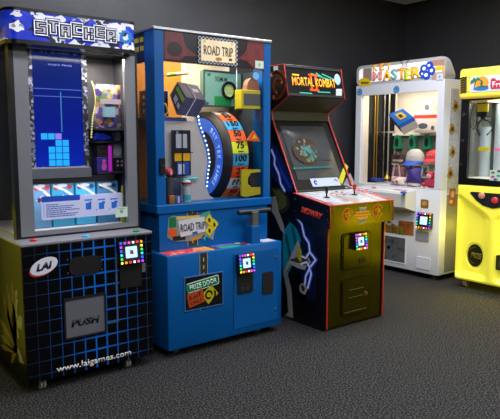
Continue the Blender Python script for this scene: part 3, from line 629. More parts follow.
mm = MB(); fh.ell(mm, ((a[0]+b[0])/2, (a[1]+b[1])/2), .008, .012, 0, .002, .004); mm.build('card_mark', c('7aa080', .5), nt)
# side header print
slft = R.left(L0+.004)
MB().box(L0+.004, L0+.012, D+.125, .77, ZH, ZT).build('side_header', c('10241c', .4), rt)
sh_ = rt.children[-1] if False else None
mm = MB()
for i in range(2): bar_lines(slft, mm, -(D+.3), -(D+.14), ZT-.06-i*.055, .03, 3)
mm.build('side_print', c('b8a820', .4), rt)
# latch and round sticker
mm = MB(); fu.rrect(mm, fu.px(159, 165)[0], fu.px(164, 165)[0], fu.px(161, 174)[1], fu.px(161, 158)[1], .006, 0, .018); lk = mm.build('latch', c('0c0c0e', .4), rt)
u, v = fu.px(162, 166); MB().cyl((u, D-.017, v), (u, D-.023, v), .009, 12).build('lock', M_CHROME, lk, True)
mm = MB(); fg = R.front(D+.014); fg.ell(mm, fg.px(256, 76), .026, .026, 0, 0, .002); mm.build('round_sticker', c('6aa4d0', .4, .05), rt)
# wheel
wx0, wx1, wc = .612, .838, Vector((.64, .55, 1.252)); rad = .335
whl = MB().lathe([(.2, wx0+.03), (.27, wx0), (.3, wx0+.0), (rad-.012, wx0+.02), (rad, wx0+.035), (rad, wx1-.035), (rad-.012, wx1-.02), (.3, wx1), (.2, wx1)], (0, wc.y, wc.z), 'x', 64).build('tyre', c('1a1a1d', .55), rt, True)
MB().lathe([(.205, wx0+.02), (.205, wx0-.006), (.288, wx0-.006), (.288, wx0+.02)], (0, wc.y, wc.z), 'x', 64).build('rim', mat('blue_rim', '2a5ab8', .35, 0, '2c66d8', .5), whl, True)
MB().lathe([(.19, wx0+.02), (.19, wx0+.012), (.02, wx0+.012), (.02, wx0+.02)], (0, wc.y, wc.z), 'x', 48).build('hub', c('141a30', .5), whl, True)
tread = ['20', '35', '150', '50', '75', '100', '25', '???', '50', '20']
hcol = ['b8b0a8', 'e06028', '3a9ad0', 'e06028', 'c8d01c', '3088b0', 'c84020', 'b8c0c8', 'd05a38', 'a8b818']
STEP = .264; tx0, tx1 = .664, .80
for i, (tx, hc) in enumerate(zip(tread, hcol)):
    a1 = math.radians(65.5)+STEP-STEP*i; a0 = a1-STEP+.012
    mm = MB(); n = 5; rr0, rr1 = rad-.004, rad+.005
    pt = lambda a_, r_: (wc.y-r_*math.cos(a_), wc.z+r_*math.sin(a_))
    pts_ = [pt(a0+(a1-a0)*k_/n, rr1) for k_ in range(n+1)]+[pt(a1-(a1-a0)*k_/n, rr0) for k_ in range(n+1)]
    mm.prism(pts_, 'x', tx0, tx1); ti = mm.build('tread_panel', c(hc, .4, .12), whl)
    am = (a0+a1)/2; O = (0, *pt(am, rr1)); pw = Plane(R, O, (1, 0, 0), (0, math.sin(am), math.cos(am)))
    pw.text(tx, ((tx0+tx1)/2, .016), .033*len(tx), .05, .003, .0015, 0, .03).build('panel_number', c('17171a', .4), ti)
    mm = MB(); pw.rect(mm, (tx0+tx1)/2-.022, (tx0+tx1)/2+.022, -.034, -.026, .001, .004); mm.build('panel_caption', c('2a2a2c', .4), ti)
# rim lettering along the arc
tcol = mat('rim_letter', 'a8c8f8', .4, 0, '90b8ff', .5)
for i, ch in enumerate('BAY TEK GAMES'):
    if ch == ' ': continue
    a_ = math.radians(50)-i*.14
    O = (wx0-.0075, wc.y-.252*math.cos(a_), wc.z+.252*math.sin(a_))
    rad_dir = Vector((0, -math.cos(a_), math.sin(a_))); tan = Vector((0, -math.sin(a_), -math.cos(a_)))
    pw = Plane(R, O, tan, rad_dir)
    pw.text(ch, (0, 0), .022 if ch != 'M' else .03, .036, 0, .002, 0, .02).build('rim_lettering', tcol, whl)
# S-shaped divider with light strip
dvp = R.front(.29)
curve = [(196.8, 110), (196.8, 113), (198.5, 124), (203, 136), (207.2, 150), (208.7, 162), (207, 174), (206, 186), (209, 195), (214.5, 200.5)]
pts_ = [dvp.px(*p) for p in curve]
fl_z = .966
poly = [(PL-.02, dvp.px(175, 121)[1]), (pts_[1][0]-.02, dvp.px(175, 121)[1])]+pts_[:-1]+[(pts_[-1][0], fl_z), (PL-.02, fl_z)]
mm = MB(); dvp.poly(mm, poly, -.015, 0); dv_o = mm.build('divider_panel', mat('pale_panel', 'b4b0ae', .45), rt)
MB().tube([dvp.P(u, v, .004) for u, v in pts_[:-2]], .009, 8).build('light_channel', mat('light_channel', '3a6ab0', .4, 0, '2858c8', .5), dv_o)
path = [dvp.P(u, v, .012) for u, v in pts_[1:8]]
for i in range(19):
    tt = i/18*(len(path)-1); k_ = min(int(tt), len(path)-2); p = path[k_].lerp(path[k_+1], tt-k_)
    MB().ball(p, .007, seg=8).build('led', mat('led_ice', 'd8f0ff', .4, 0, 'c0e4ff', 1.6), dv_o)
lamp('interior_lamp', rt, (.4, .34, ZT-.03), .6, .3, 9, 'fff0da')
lamp('interior_lamp', rt, (.72, .2, ZH-.005), .25, .06, .6, 'eef4ff')
MB().box(.1, .6, .3, .46, ZT-.028, ZT-.021).build('lamp_panel', mat('lamp_panel', 'fff4e0', .5, 0, 'fff0da', .8), rt)
# ---- prizes in the wheel cabinet
def px_obox(fr, front_pts, d, depth_vec):        # a tilted box: front face from pixel corners on plane d, pushed along a vector
    p = fr.front(d); A = [p.P(*p.px(*q_)) for q_ in front_pts]; return MB().prism3(A, [a_+Vector(depth_vec) for a_ in A]), A
# tilted dark box on its thread
p = R.front(.19)
A = [p.P(*p.px(*q_)) for q_ in ((169.8, 95), (177.3, 81.5), (186.5, 97), (176.5, 114.5))]
p25 = R.front(.25); E_ = p25.P(*p25.px(206, 100.5))-A[2]
# box whose left end face, top face and front face show
mb = MB(); F2 = [a_+E_ for a_ in A]; mb.prism3(A, F2)
o = thing_mesh(R, mb, 'hanging_box', noisy('dark_pack', [(.3, '4a4048'), (.7, '5a4e54')], 6, .35), 'dark tilted gift box hanging by a white thread in the blue cabinet', 'box')
def quad(par, P4, w, m, nm):                     # print on any four-cornered face, w = outward offset vector
    mb = MB(); mb.prism3([x for x in P4], [x+w for x in P4]); return sub(mb, nm, m, par)
nrm = (A[1]-A[0]).cross(A[3]-A[0]).normalized(); nrm = nrm if nrm.y < 0 else -nrm
lerp = lambda a_, b_, t_: a_+(b_-a_)*t_
def face_quad(P4, u0, u1, v0, v1):
    g = lambda u, v: lerp(lerp(P4[0], P4[1], u), lerp(P4[3], P4[2], u), v); return [g(u0, v0), g(u1, v0), g(u1, v1), g(u0, v1)]
quad(o, face_quad(A, .05, .95, .05, .95), nrm*.0015, c('14161c', .35), 'end_print')
quad(o, face_quad(A, .62, .85, .15, .95), nrm*.003, c('4a6a20', .4), 'brand_patch'); quad(o, face_quad(A, .15, .45, .3, .6), nrm*.003, c('6a7488', .4), 'picture_patch'); quad(o, face_quad(A, .2, .4, .7, .9), nrm*.003, c('7a8498', .4), 'picture_patch')
G = [A[3], A[2], F2[2], F2[3]]; n2 = (G[1]-G[0]).cross(G[3]-G[0]).normalized(); n2 = n2 if (n2.y*.6+n2.z*-.8) > 0 or n2.y < 0 else -n2
if n2.y > 0: n2 = -n2
quad(o, face_quad(G, .0, 1, 0, 1), n2*.0015, c('24305c', .35), 'front_print')
G = [A[1], A[2], F2[2], F2[1]]; n3 = (G[1]-G[0]).cross(G[3]-G[0]).normalized(); n3 = n3 if n3.z > 0 else -n3
quad(o, face_quad(G, .3, .5, .55, .85), n3*.002, c('a8a4a8', .4), 'top_mark')
t0 = lerp(A[1], F2[1], .45); t1 = lerp(A[2], F2[2], .45); t2 = lerp(A[3], F2[3], .45); top_ = Vector((lerp(t0, t1, .3).x, lerp(t0, t1, .3).y, ZT-.0305))
sub(MB().tube([t2-Vector((0, .003, 0)), t1+n3*.004, t0+n3*.004, top_], .002, 6), 'thread', c('e0e0d8', .5), o)
# teal case with a headset on it
b = px_box(R, 203.5, 243, 71, 107, .44, .05)
pc = R.front(.44)
o = thing_mesh(R, MB().box(*b, .008), 'turntable_box', c('5c8c84', .4), 'flat teal box with black ring and green label, above the tyre', 'box')
mm = MB(); pc.frame(mm, (b[0], b[1], b[4], b[5]), (b[0]+.01, b[1]-.01, b[4]+.01, b[5]-.01), -.002, .004); sub(mm, 'box_edge', c('2a3a3c', .4), o)
mm = MB(); pc.ring(mm, pc.px(228.5, 90.5), .056, .017, 24, 0, 2*PI, 0, .014); sub(mm, 'black_ring', c('181c1e', .45), o)
mm = MB(); pc.ell(mm, pc.px(228.5, 90.5), .045, .05, 0, 0, .004); sub(mm, 'ring_centre', noisy('fern_print', [(.3, '78a068'), (.6, 'a8b878'), (.8, '88c0a8')], 60, .5), o)
mm = MB(); a, b2 = pc.px(214.5, 96), pc.px(231, 106); pc.rect(mm, a[0], b2[0], b2[1], a[1], 0, .003); g_ = sub(mm, 'green_label', c('0a7038', .4), o)
mm = MB(); bar_lines(pc, mm, a[0]+.02, b2[0]-.01, b2[1]+.012, .012, 3); sub(mm, 'label_print', c('c0e0c8', .4), g_) if False else mm.bm.free()
sub(pc.text('90MM', pc.px(221, 79), .11, .04, 0, .002, -.03, .004), 'box_lettering', c('385a5c', .4), o)
mm = MB()
for p_ in ((209, 74.5), (207, 103.5), (239, 103)): pc.ell(mm, pc.px(*p_), .016, .012, .4, 0, .002, 8)
sub(mm, 'corner_print', c('2c4a4a', .4), o)
sup = MB(); sup.box(b[0]+.03, b[0]+.045, .4915, .62, b[4]+.02, b[4]+.035); sup.box(b[1]-.045, b[1]-.03, .4915, .62, b[4]+.02, b[4]+.035); sup.build('prize_hook', M_CHROME, rt)
# yellow box to its right
b = px_box(R, 241.5, 260.5, 90, 109, .168, .08)
o = thing_mesh(R, MB().box(*b, .004), 'yellow_carton', c('b4aa1c', .4, .03), 'yellow windowed carton hanging at upper right of the tyre', 'box')
py_ = R.front(.168); mm = MB(); py_.rect(mm, b[0]+.02, b[1]-.004, b[4]+.024, b[5]-.026, 0, .002); sub(mm, 'carton_window', c('5a5a5c', .3), o)
u_ = (b[0]+b[1])/2; sub(MB().tube([(b[0]+.012, .24, b[5]-.002), (b[0]+.012, .24, ZT-.0305)], .002, 6), 'thread', c('c8c8c8', .5), o)
# brown arch shaped toy behind
b = px_box(R, 247, 259.5, 78, 90, .18, .05, b[5]); 
m_ = MB(); pb = R.front(.18); pb.poly(m_, [(b[0], b[4])]+[((b[0]+b[1])/2-(b[1]-b[0])/2*math.cos(PI*k_/10), b[4]+.015+(b[5]-b[4]-.015)*math.sin(PI*k_/10)) for k_ in range(11)]+[(b[1], b[4])], -.05, 0)
thing_mesh(R, m_, 'brown_case', c('8a5a40', .5), 'small brown arched case resting on top of the yellow windowed carton', 'case')
# framed black picture and speaker at the left
b = px_box(R, 160, 168.5, 88, 115, .36, .03)
o = thing_mesh(R, MB().box(*b, .003), 'boxed_cable', c('0f0e10', .35), 'black boxed cord with a yellow loop, beside the left post of the blue cabinet', 'box')
pb = R.front(.36); mm = MB(); pb.frame(mm, (b[0], b[1], b[4], b[5]), (b[0]+.006, b[1]-.005, b[4]+.006, b[5]-.005), 0, .002); sub(mm, 'white_edge', c('b8b8b4', .4), o)
sub(MB().tube([pb.P(*pb.px(*q_), .006) for q_ in ((162, 100), (165, 102), (166.5, 106), (166.8, 110), (165, 113), (163, 112))], .006, 6), 'yellow_loop', c('d8a830', .4), o, True)
s_l = R.left(.20); y0_, y1_ = -s_l.px(147, 100)[0], -s_l.px(140, 100)[0]; z0_, z1_ = s_l.px(143, 114)[1], s_l.px(143, 88)[1]
lo_, hi_ = min(y0_, y1_), max(y0_, y1_)
o = thing_mesh(R, MB().box(.12, .20, .42, .56, z0_-.0, z1_, .004), 'speaker_box', c('141216', .4), 'black upright box with three white dots seen through the side glass of the blue cabinet', 'box')
# shelf carrying both
MB().box(L0+.03, R.front(.36).px(182, 120)[0], .3, .62, .0+R.front(.36).px(170, 117.5)[1]-.012, R.front(.36).px(170, 117.5)[1], .002).build('prize_shelf', mat('steel_shelf', '707884', .3, .6), rt)
shz = R.front(.36).px(170, 117.5)[1]
MB().box(L0+.03, R.front(.36).px(182, 120)[0], .295, .31, shz-.03, shz-.012, .002).build('shelf_lip', c('1c3aa0', .4, .1), rt)
for o_ in COL.objects:
    if o_.name.startswith(('boxed_cable', 'speaker_box.001')): o_.location.z = shz+.0005
ps = R.left(.12); mm = MB(); 
for k_ in range(3): ps.ell(mm, (-.49, z0_+(z1_-z0_)*(.25+.25*k_)), .012, .012, 0, 0, .002, 10)
sub(mm, 'white_dot', c('c0c0c0', .4), o)
# lamp-like rod high on the left
pr_ = R.front(.40); a, b = pr_.px(166.5, 75), pr_.px(188, 73)
o = thing_mesh(R, MB().cyl(pr_.P(*a), pr_.P(*b), .012, 12), 'spray_pen', c('c8b890', .35), 'pale pen-like prize lying crosswise near the top left of the blue cabinet', 'pen', smooth=True)
m_ = MB().cyl(pr_.P(*lerp(Vector(a), Vector(b), .12)), pr_.P(*lerp(Vector(a), Vector(b), .4)), .0135, 12); sub(m_, 'pen_label', c('5a9a28', .4), o, True)
m_ = MB().tube([pr_.P(*lerp(Vector(a), Vector(b), .3), -.0195), pr_.P(*lerp(Vector(a), Vector(b), .3), -.22)], .004, 6); m_.build('prize_hook', M_CHROME, rt)
# long hanging blister pack
b = px_box(R, 173.5, 191, 130, 176, .24, .03)
o = thing_mesh(R, MB().box(*b, .004), 'blister_pack', c('20242e', .3), 'tall dark blister pack with yellow and blue print hanging before the pale panel', 'blister pack')
pb = R.front(.24)
for (x0, x1, y0, y1, h) in ((176, 187, 134, 148, 'a8acb4'), (174.5, 190, 152.5, 161, 'd8a418'), (177, 189, 162, 175, '2a4aa0'), (178, 184, 164, 174, 'b8c4d8'), (176.5, 178.5, 131, 134, '707480')):
    mm = MB(); pb.rect(mm, pb.px(x0, 155)[0], pb.px(x1, 155)[0], pb.px(182, y1)[1], pb.px(182, y0)[1], 0, .0015+.0003*(x0 % 3)); sub(mm, 'pack_print', c(h, .35), o)
mm = MB(); pb.rect(mm, pb.px(181.6, 150)[0], pb.px(182.6, 150)[0], b[4], b[5], 0, .006); pb.rect(mm, pb.px(172, 150)[0], pb.px(192.5, 150)[0], pb.px(182, 153)[1], pb.px(182, 152)[1], 0, .006); sub(mm, 'tie_strap', c('0a0a0c', .4), o)
MB().cyl(((b[0]+b[1])/2, .292, b[5]-.06), ((b[0]+b[1])/2, .2712, b[5]-.06), .004, 8).build('prize_hook', M_CHROME, rt)
# small things on the cabinet floor
zf = .9688
def small(name, mb, h, lab, cat, es=0, rough=.4): return thing_mesh(R, mb, name, c(h, rough, es), lab, cat, smooth=True)
pf_ = R.front(.22)
X = lambda x, y=190: pf_.px(x, y)[0]
Z = lambda y, x=180: pf_.px(x, y)[1]
u = X(169.5); m_ = MB().cyl((u, .225, zf), (u, .225, Z(177)), .03, 16, .024); o = small('tumbler', m_, '3a4048', 'small dark tumbler on the floor of the blue cabinet beneath the red ball', 'cup')
m_ = MB().ball((u, .225, Z(177)+.032), .031); o = small('ball', m_, 'a82824', 'red ball with white mark resting on the dark tumbler', 'ball'); mm = MB(); R.front(.195).ell(mm, (u, Z(177)+.03), .006, .013, 0, -.006, .002, 10); sub(mm, 'ball_mark', c('d8d8d8', .4), o)
u = X(187.5); m_ = MB().cyl((u, .23, zf), (u, .23, Z(184)), .026, 16); m_.ball((u, .23, Z(184)), .034, (1, 1, .8)); o = small('snow_globe', m_, 'b8bcc0', 'round white and turquoise knick-knack at the foot of the blister pack', 'toy')
mm = MB().lathe([(.027, zf+.01), (.029, zf+.03), (.027, zf+.05)], (u, .23, 0)); sub(mm, 'turquoise_band', c('38a8b0', .4), o, True)
mm = MB().lathe([(.0345, Z(184)-.004), (.035, Z(184)+.004), (.034, Z(184)+.01)], (u, .23, 0)); sub(mm, 'red_band', c('8a2838', .4), o, True)
u = X(179); m_ = MB().box(u-.045, u+.03, .24, .275, zf, Z(178), .006); o = small('navy_pouch', m_, '26304a', 'dark navy pouch lying behind the small purple box in the blue cabinet', 'pouch')
u = X(168.3, 196); m_ = MB().box(u-.02, u+.02, .168, .186, zf, zf+.055, .004); o = small('orange_pack', m_, 'c05a28', 'small orange pack at the left corner of the blue cabinet floor', 'pack'); mm = MB(); R.front(.168).ell(mm, (u+.004, zf+.028), .012, .014); sub(mm, 'green_print', c('4a8a38', .4), o)
u = X(174.5, 198); m_ = MB().box(u-.024, u+.022, .168, .186, zf, zf+.05, .003); o = small('purple_box', m_, '4a4a9a', 'small purple and white box standing right of the orange pack', 'box'); mm = MB(); R.front(.168).rect(mm, u-.006, u+.006, zf+.004, zf+.046); sub(mm, 'white_stripe', c('c8c8d8', .4), o)
u0_, u1_ = X(186, 179), X(202, 179); m_ = MB().cyl((u0_, .262, Z(179, 194)), (u1_, .262, Z(179, 194)), .008, 10); o = small('teal_wand', m_, '48b0b0', 'slim teal stick lying level across the pale panel', 'stick', .1)
# warning triangle flap and yellow corner guide at the right of the wheel
pt_ = R.front(.172); m_ = MB(); pt_.pp(m_, [(247, 140.5), (254, 130.5), (260.5, 141.5)], -.012, 0); o = m_.build('pointer', c('d05a18', .4, .1), rt); m_ = MB(); pt_.pp(m_, [(252, 138.5), (254.5, 134), (257, 138.5)], 0, .002); m_.build('pointer_mark', c('e8b020', .4, .1), o)
pt_ = R.front(.166); m_ = MB(); pt_.pp(m_, [(242, 169.5), (260.5, 169.5), (260.5, 172), (251, 173), (248, 178), (248, 184), (252, 187.5), (260.5, 187), (260.5, 194), (246, 197), (241.5, 196)], -.015, 0); o = m_.build('corner_guide', c('a8a020', .4, .04), rt)
m_ = MB(); pt_.ell(m_, pt_.px(255.5, 180), .045, .05, 0, -.018, -.012); m_.build('guide_disc', c('20242c', .4), o)
# ================================================================== Mortal Kombat II upright
K = Frame((3.01, 3.0, 0), 0); KW = .625
mk = tag(empty('arcade_cabinet', K.loc), 'upright fighting arcade cabinet with red edges, yellow lit front and two joysticks', 'arcade machine')
prof = [(0, .02), (0, .755), (-.045, .765), (-.052, .925), (.33, .985), (.615, 1.53), (.63, 1.60), (.44, 1.705), (.485, 1.94), (.80, 1.94), (.80, .02)]
blk = mat('side_laminate', '0b0b0e', .3)
edge_col = c('b82a26', .35)
sides = []
for x0, x1 in ((0, .018), (KW-.018, KW)):
    s_ = MB().prism(prof, 'x', x0, x1).build('side_panel', blk, mk); sides.append(s_)
    xm = (x0+x1)/2
    MB().tube([(xm, y, z) for y, z in prof[:10]], .0065, 8).build('edge_trim', edge_col, s_, True)
ix0, ix1 = .018, KW-.018
# base front
fy = mat('glossy_front', '5e5806', .2, .9); fk0 = K.front(.01)
base = MB().box(ix0, ix1, .01, .78, .02, .77).build('base_cabinet', fy, mk)
MB().box(ix0, ix1, .74, .8, .02, 1.94).build('back_panel', blk, mk)
MB().box(ix0-.02, ix1+.02, .02, .8, .0, .022).build('plinth', M_BLACK, mk)
# control panel box
pan = MB().prism([(-.05, .765), (-.05, .922), (.33, .985), (.33, .80), (.02, .765)], 'x', -.022, KW+.03).build('control_panel', fy, mk)
for x in (-.022, KW+.03): MB().tube([(x, -.05, .768), (x, -.05, .924), (x, .33, .987)], .006, 8).build('edge_trim', edge_col, pan, True)
MB().tube([(-.022, -.05, .924), (KW+.03, -.05, .924)], .0055, 8).build('edge_trim', c('b05020', .4), pan, True)
sd = K.left(-.022)
mm = MB(); sd.poly(mm, [(.05, .768), (.05, .92), (-.33, .983), (-.33, .80), (-.02, .768)], 0, .003); mm.build('panel_side', blk, pan)
sd.text('MIDWAY', sd.px(312, 213), .22, .046, .003, .0015, -.16, .035, .2).build('side_lettering', c('d8402c', .4, .10), pan)
for p in ((295.6, 199), (296, 211), (328, 211), (328, 219.5), (329, 222.5)):
    u, v = sd.px(*p); q = sd.P(u, v); MB().cyl(q, q+sd.N*.008, .005, 8).build('bolt', M_CHROME, pan)
# top of the control panel
tv = Vector((0, .38, .063)); ct = Plane(K, (0, -.05, .922), (1, 0, 0), tv); TL = tv.length
mm = MB(); ct.rect(mm, -.02, KW+.028, .004, TL-.002, 0, .003); ov = mm.build('panel_overlay', noisy('overlay_print', [(.35, '8e9096'), (.5, 'b8babe'), (.65, '84868c')], 9, .3, 3), pan)
for sp4 in ([(.24, .02), (.30, .02), (.34, TL-.06), (.30, TL-.06)], [(.50, .02), (.55, .02), (.57, TL-.06), (.54, TL-.06)]):
    mm = MB(); ct.poly(mm, sp4, .003, .0042); mm.build('overlay_stripe', c('a4937a', .4), pan)
def stick(px_, h):
    u, v = ct.px(*px_); q = ct.P(u, v, .003); o = MB().lathe([(.024, 0), (.024, .004), (.006, .008), (.006, .035)], q, 'z', 16).build('joystick', M_DARK, mk, True)
    MB().lathe([(.006, .03), (.009, .034), (.012, .05), (.016, .068), (.014, .078), (.007, .081)], q, 'z', 18).build('stick_bat', c(h, .35), o, True)
stick((326.5, 198), '15151a'); stick((354.3, 195), 'b02420')
for (x, y, h) in ((331.5, 195.5, 'b03030'), (337.5, 196.3, 'c8505a'), (344.3, 196.6, '2848b0'), (336.5, 193, '2848b0'), (342, 193.8, 'b03030'), (358, 192.6, 'b03030'), (363, 193.8, 'b84850'), (370.3, 193.6, '2848b0'), (362, 190.4, '2848b0'), (367, 191.3, 'b03030'), (346, 189.4, 'd0d0d0'), (351, 188.8, 'd0d0d0')):
    u, v = ct.px(x, y); q = ct.P(u, v, .003); o = MB().lathe([(.017, 0), (.017, .005), (.013, .007)], q, 'z', 16).build('button_collar', c('d0d0d4', .4) if h[0] != 'd' else M_DARK, mk, True)
    MB().lathe([(.0125, .004), (.0125, .011), (.009, .013)], q, 'z', 16).build('push_button', c(h, .35), o, True)
# front print: two medallions and a claw mark
fp_ = K.front(-.05)
orange = c('d8801c', .45, .10); pale = c('b8b088', .45)
fr_o = None
for p in ((347.5, 215.5), (377.5, 211)):
    k = fp_.px(*p); mm = MB(); fp_.ring(mm, k, .052, .01, 24, .4, 5.9); fp_.ring(mm, (k[0]-.004, k[1]+.002), .03, .014, 14, 1.2, 4.9); fp_.stroke(mm, [(k[0]-.03, k[1]+.01), (k[0], k[1]+.022), (k[0]+.026, k[1]+.01), (k[0]+.012, k[1]-.006)], .012); mm.build('medallion_print', orange, pan)
mm = MB(); k = fp_.px(362.5, 214)
for dz, L in ((.014, .1), (-.006, .12), (-.026, .08)): fp_.rect(mm, k[0]-L*.75, k[0]+L*.75, k[1]+dz-.006, k[1]+dz+.008)
mm.build('emblem_bar', orange, pan)
mm = MB()
for i in range(-2, 3): fp_.stroke(mm, [(k[0]+i*.017, k[1]+.05), (k[0]+i*.013, k[1]+.03), (k[0]+i*.016, k[1]+.02)], .01, 0, .003); fp_.stroke(mm, [(k[0]+i*.013, k[1]-.032), (k[0]+i*.018, k[1]-.05), (k[0]+i*.014, k[1]-.062)], .009, 0, .003)
mm.build('claw_print', pale, pan)
# coin doors
fk = K.front(.01)
q0 = [fk.px(*p) for p in ((341.5, 236), (370.5, 228.5), (369.5, 265.5), (341.5, 272))]
u0, u1 = q0[0][0], (q0[1][0]+q0[2][0])/2; v0, v1 = (q0[2][1]+q0[3][1])/2, (q0[0][1]+q0[1][1])/2
dk = mat('door_black', '3c3808', .25, .85)
mm = MB(); fk.rrect(mm, u0, u1, v0, v1, .03, 0, .008, 5); cdo = mm.build('coin_door', dk, mk)
mm = MB(); fk.rrect(mm, u0+.014, u1-.012, v0+.014, v1-.014, .024, .007, .013, 5); mm.build('door_face', fy, cdo)
k = fk.px(361, 260); mm = MB()
for i in (-1, 0, 1): fk.rect(mm, k[0]+i*.024-.009, k[0]+i*.024+.009, k[1]-.018, k[1]+.018, .012, .018)
mm.build('coin_slot', M_BLACK, cdo)
for p in ((341, 255), (341, 242)): u, v = fk.px(*p); MB().cyl(fk.P(u+.004, v, .006), fk.P(u+.004, v, .014), .005, 8).build('rivet', M_DARK, cdo)
q0 = [fk.px(*p) for p in ((341, 279.5), (368.5, 274), (368.5, 310), (341, 318))]
u0, u1 = q0[0][0], q0[1][0]; v0, v1 = (q0[2][1]+q0[3][1])/2, (q0[0][1]+q0[1][1])/2
mm = MB(); fk.rrect(mm, u0, u1, v0, v1, .026, 0, .008, 5); cb = mm.build('cash_door', dk, mk)
mm = MB(); fk.rrect(mm, u0+.012, u1-.012, v0+.012, v1-.012, .02, .007, .012, 5); mm.build('door_face', fy, cb)
mm = MB()
for z_ in (.32, .52): fk.rect(mm, u0+.07, u1-.07, v1-(v1-v0)*z_, v1-(v1-v0)*z_+.004, .011, .016)
fk.rect(mm, u0+.03, u1-.03, v0+.03, v0+.034, .011, .016); mm.build('door_rib', c('6a6a4a', .3, 0, .5), cb)
k = fk.px(365.3, 292.5); MB().cyl(fk.P(*k, .011), fk.P(*k, .02), .01, 12).build('lock', M_CHROME, cb, True)
mm = MB(); fk.rect(mm, k[0]-.02, k[0]-.012, k[1]-.02, k[1]+.02, .011, .013); mm.build('lock_label', c('8a3a28', .4), cb)
for p in ((333.5, 290), (377, 296)): u, v = fk.px(*p); MB().cyl(fk.P(u, v, 0), fk.P(u, v, .006), .006, 8).build('bolt', M_DARK, mk)
reader(K, mk, K.front(.004), K.front(-.036).px(361.3, 241.5), .122, .118, '206030')
# monitor
A, B = Vector((0, .33, .985)), Vector((0, .615, 1.53)); mo = Plane(K, (0, .345, .985), (1, 0, 0), B-A); ML = (B-A).length
mm = MB(); mo.rect(mm, ix0, ix1, 0, ML, -.02, 0); bz = mm.build('monitor_bezel', c('1a1a1c', .3), mk)
sp_in = Plane(K, mo.P(0, 0, .006), mo.U, mo.V)
# dark smoked screen glass, slightly bulged
qc = [sp_in.px(*p) for p in ((277, 130), (327, 128.5), (346, 172), (297, 176))]
us0, us1, vs0, vs1 = .07, KW-.085, .10, ML-.05
mb = MB(); n = 12; rows = []
for j in range(n+1):
    r_ = []
    for i in range(n+1):
        a, b = i/n, j/n; w_ = .004+.02*(1-(2*a-1)**2)*(1-(2*b-1)**2); r_.append(mb.bm.verts.new(mo.P(us0+(us1-us0)*a, vs0+(vs1-vs0)*b, w_)))
    rows.append(r_)
for j in range(n):
    for i in range(n): mb.bm.faces.new((rows[j][i], rows[j][i+1], rows[j+1][i+1], rows[j+1][i]))
scm = mat('tube_glass', '3a3c3e', .12, 0, '50555a', .10); sg = mb.build('screen', scm, bz, True)
ps_ = Plane(K, mo.P(0, 0, .022), mo.U, mo.V)
def glow(pts, h, nm, es=.5, w=.0015):
    mm = MB(); ps_.pp(mm, pts, 0, w); mm.build(nm, mat('screen_'+h, '202020', .3, 0, h, es), sg)
k = ps_.px(306.5, 151)
mm = MB(); ps_.ell(mm, k, .14, .115, 0, -.006, 0, 28); mm.build('screen_glow', mat('scr_amber', '38302c', .2, 0, 'a84a20', .05), sg)
for i in range(26):
    a = 2*PI*i/26; r1 = R_.uniform(.02, .09); h = ('40c8b8', 'd8c060', '58d0c8', 'c8b850', '88e0d8')[i % 5]
    u, v = k[0]+.004+r1*1.1*math.cos(a), k[1]-.005+r1*1.35*math.sin(a); mm = MB(); ps_.ell(mm, (u, v), R_.uniform(.008, .02), R_.uniform(.006, .013), a, 0, .0015+.0001*i, 8); mm.build('screen_pixel', mat('px_'+h, '202020', .3, 0, h, .42), sg)
for i in range(7):
    u, v = k[0]+.004+R_.uniform(-.05, .05), k[1]+R_.uniform(-.03, .035); mm = MB(); ps_.ell(mm, (u, v), .02, .011, R_.uniform(0, 3), 0, .0045+.0001*i, 6); mm.build('screen_pixel', mat('px_66d0d8', '202020', .3, 0, '66d0d8', .42), sg)
mm = MB(); a, b = ps_.px(293.5, 169.5), ps_.px(333, 167); bar_lines(ps_, mm, a[0], b[0], (a[1]+b[1])/2, .011, 4); mm.build('screen_caption', mat('px_teal', '101818', .3, 0, '20c0b0', .5), sg)
mm = MB(); a, b = ps_.px(291.5, 171), ps_.px(333, 163); ps_.rect(mm, us0+.06, us1-.05, b[1]+.03, b[1]+.034, -.003, .0008); mm.build('screen_line', mat('scr_dim', '202020', .3, 0, '506468', .3), sg)
# instruction card and side chevrons on the bezel
cp_ = Plane(K, mo.P(0, 0, .002), mo.U, mo.V)
mm = MB(); cp_.pp(mm, [(309.5, 178.8), (337, 177.5), (341, 185.5), (313, 187)], 0, .003); ic = mm.build('instruction_card', c('a8b4c8', .4, .05), bz)
mm = MB(); cp_.ring(mm, cp_.px(315.5, 182.6), .014, .01, 12, .5, 5, .002, .005); mm.build('card_emblem', c('2030a0', .4), ic)
mm = MB(); cp_.ring(mm, cp_.px(335.5, 181.2), .014, .006, 12, -.5, 3, .002, .005); mm.build('card_number', c('50505c', .4), ic)
mm = MB(); cp_.pp(mm, [(338, 181), (345, 163.5), (348, 167), (342, 184.5)], 0, .003); mm.build('bezel_stripe', c('b0a820', .4, .04), bz)
mm = MB(); cp_.pp(mm, [(343, 185), (350, 173), (356, 186), (349, 187.5)], 0, .0025); mm.build('bezel_print', noisy('grey_mosaic', [(.3, '303034'), (.5, '8a8a94'), (.7, '404048')], 60, .4), bz)
mm = MB(); mm.box(ix0, ix1, .325, .36, .975, 1.0, .003); mm.build('bezel_foot', c('2a2c1c', .4), mk)
# speaker shelf and hood
MB().prism([(.615, 1.53), (.63, 1.60), (.66, 1.60), (.65, 1.53)], 'x', ix0, ix1).build('hood_back', c('2c2c14', .5), mk)
MB().prism([(.63, 1.60), (.44, 1.705), (.46, 1.72), (.66, 1.62)], 'x', ix0, ix1).build('speaker_panel', c('141416', .5), mk)
MB().box(ix0, ix1, .485, .8, 1.925, 1.945, .003).build('top_panel', mat('satin_black', '1a1a1c', .3), mk)
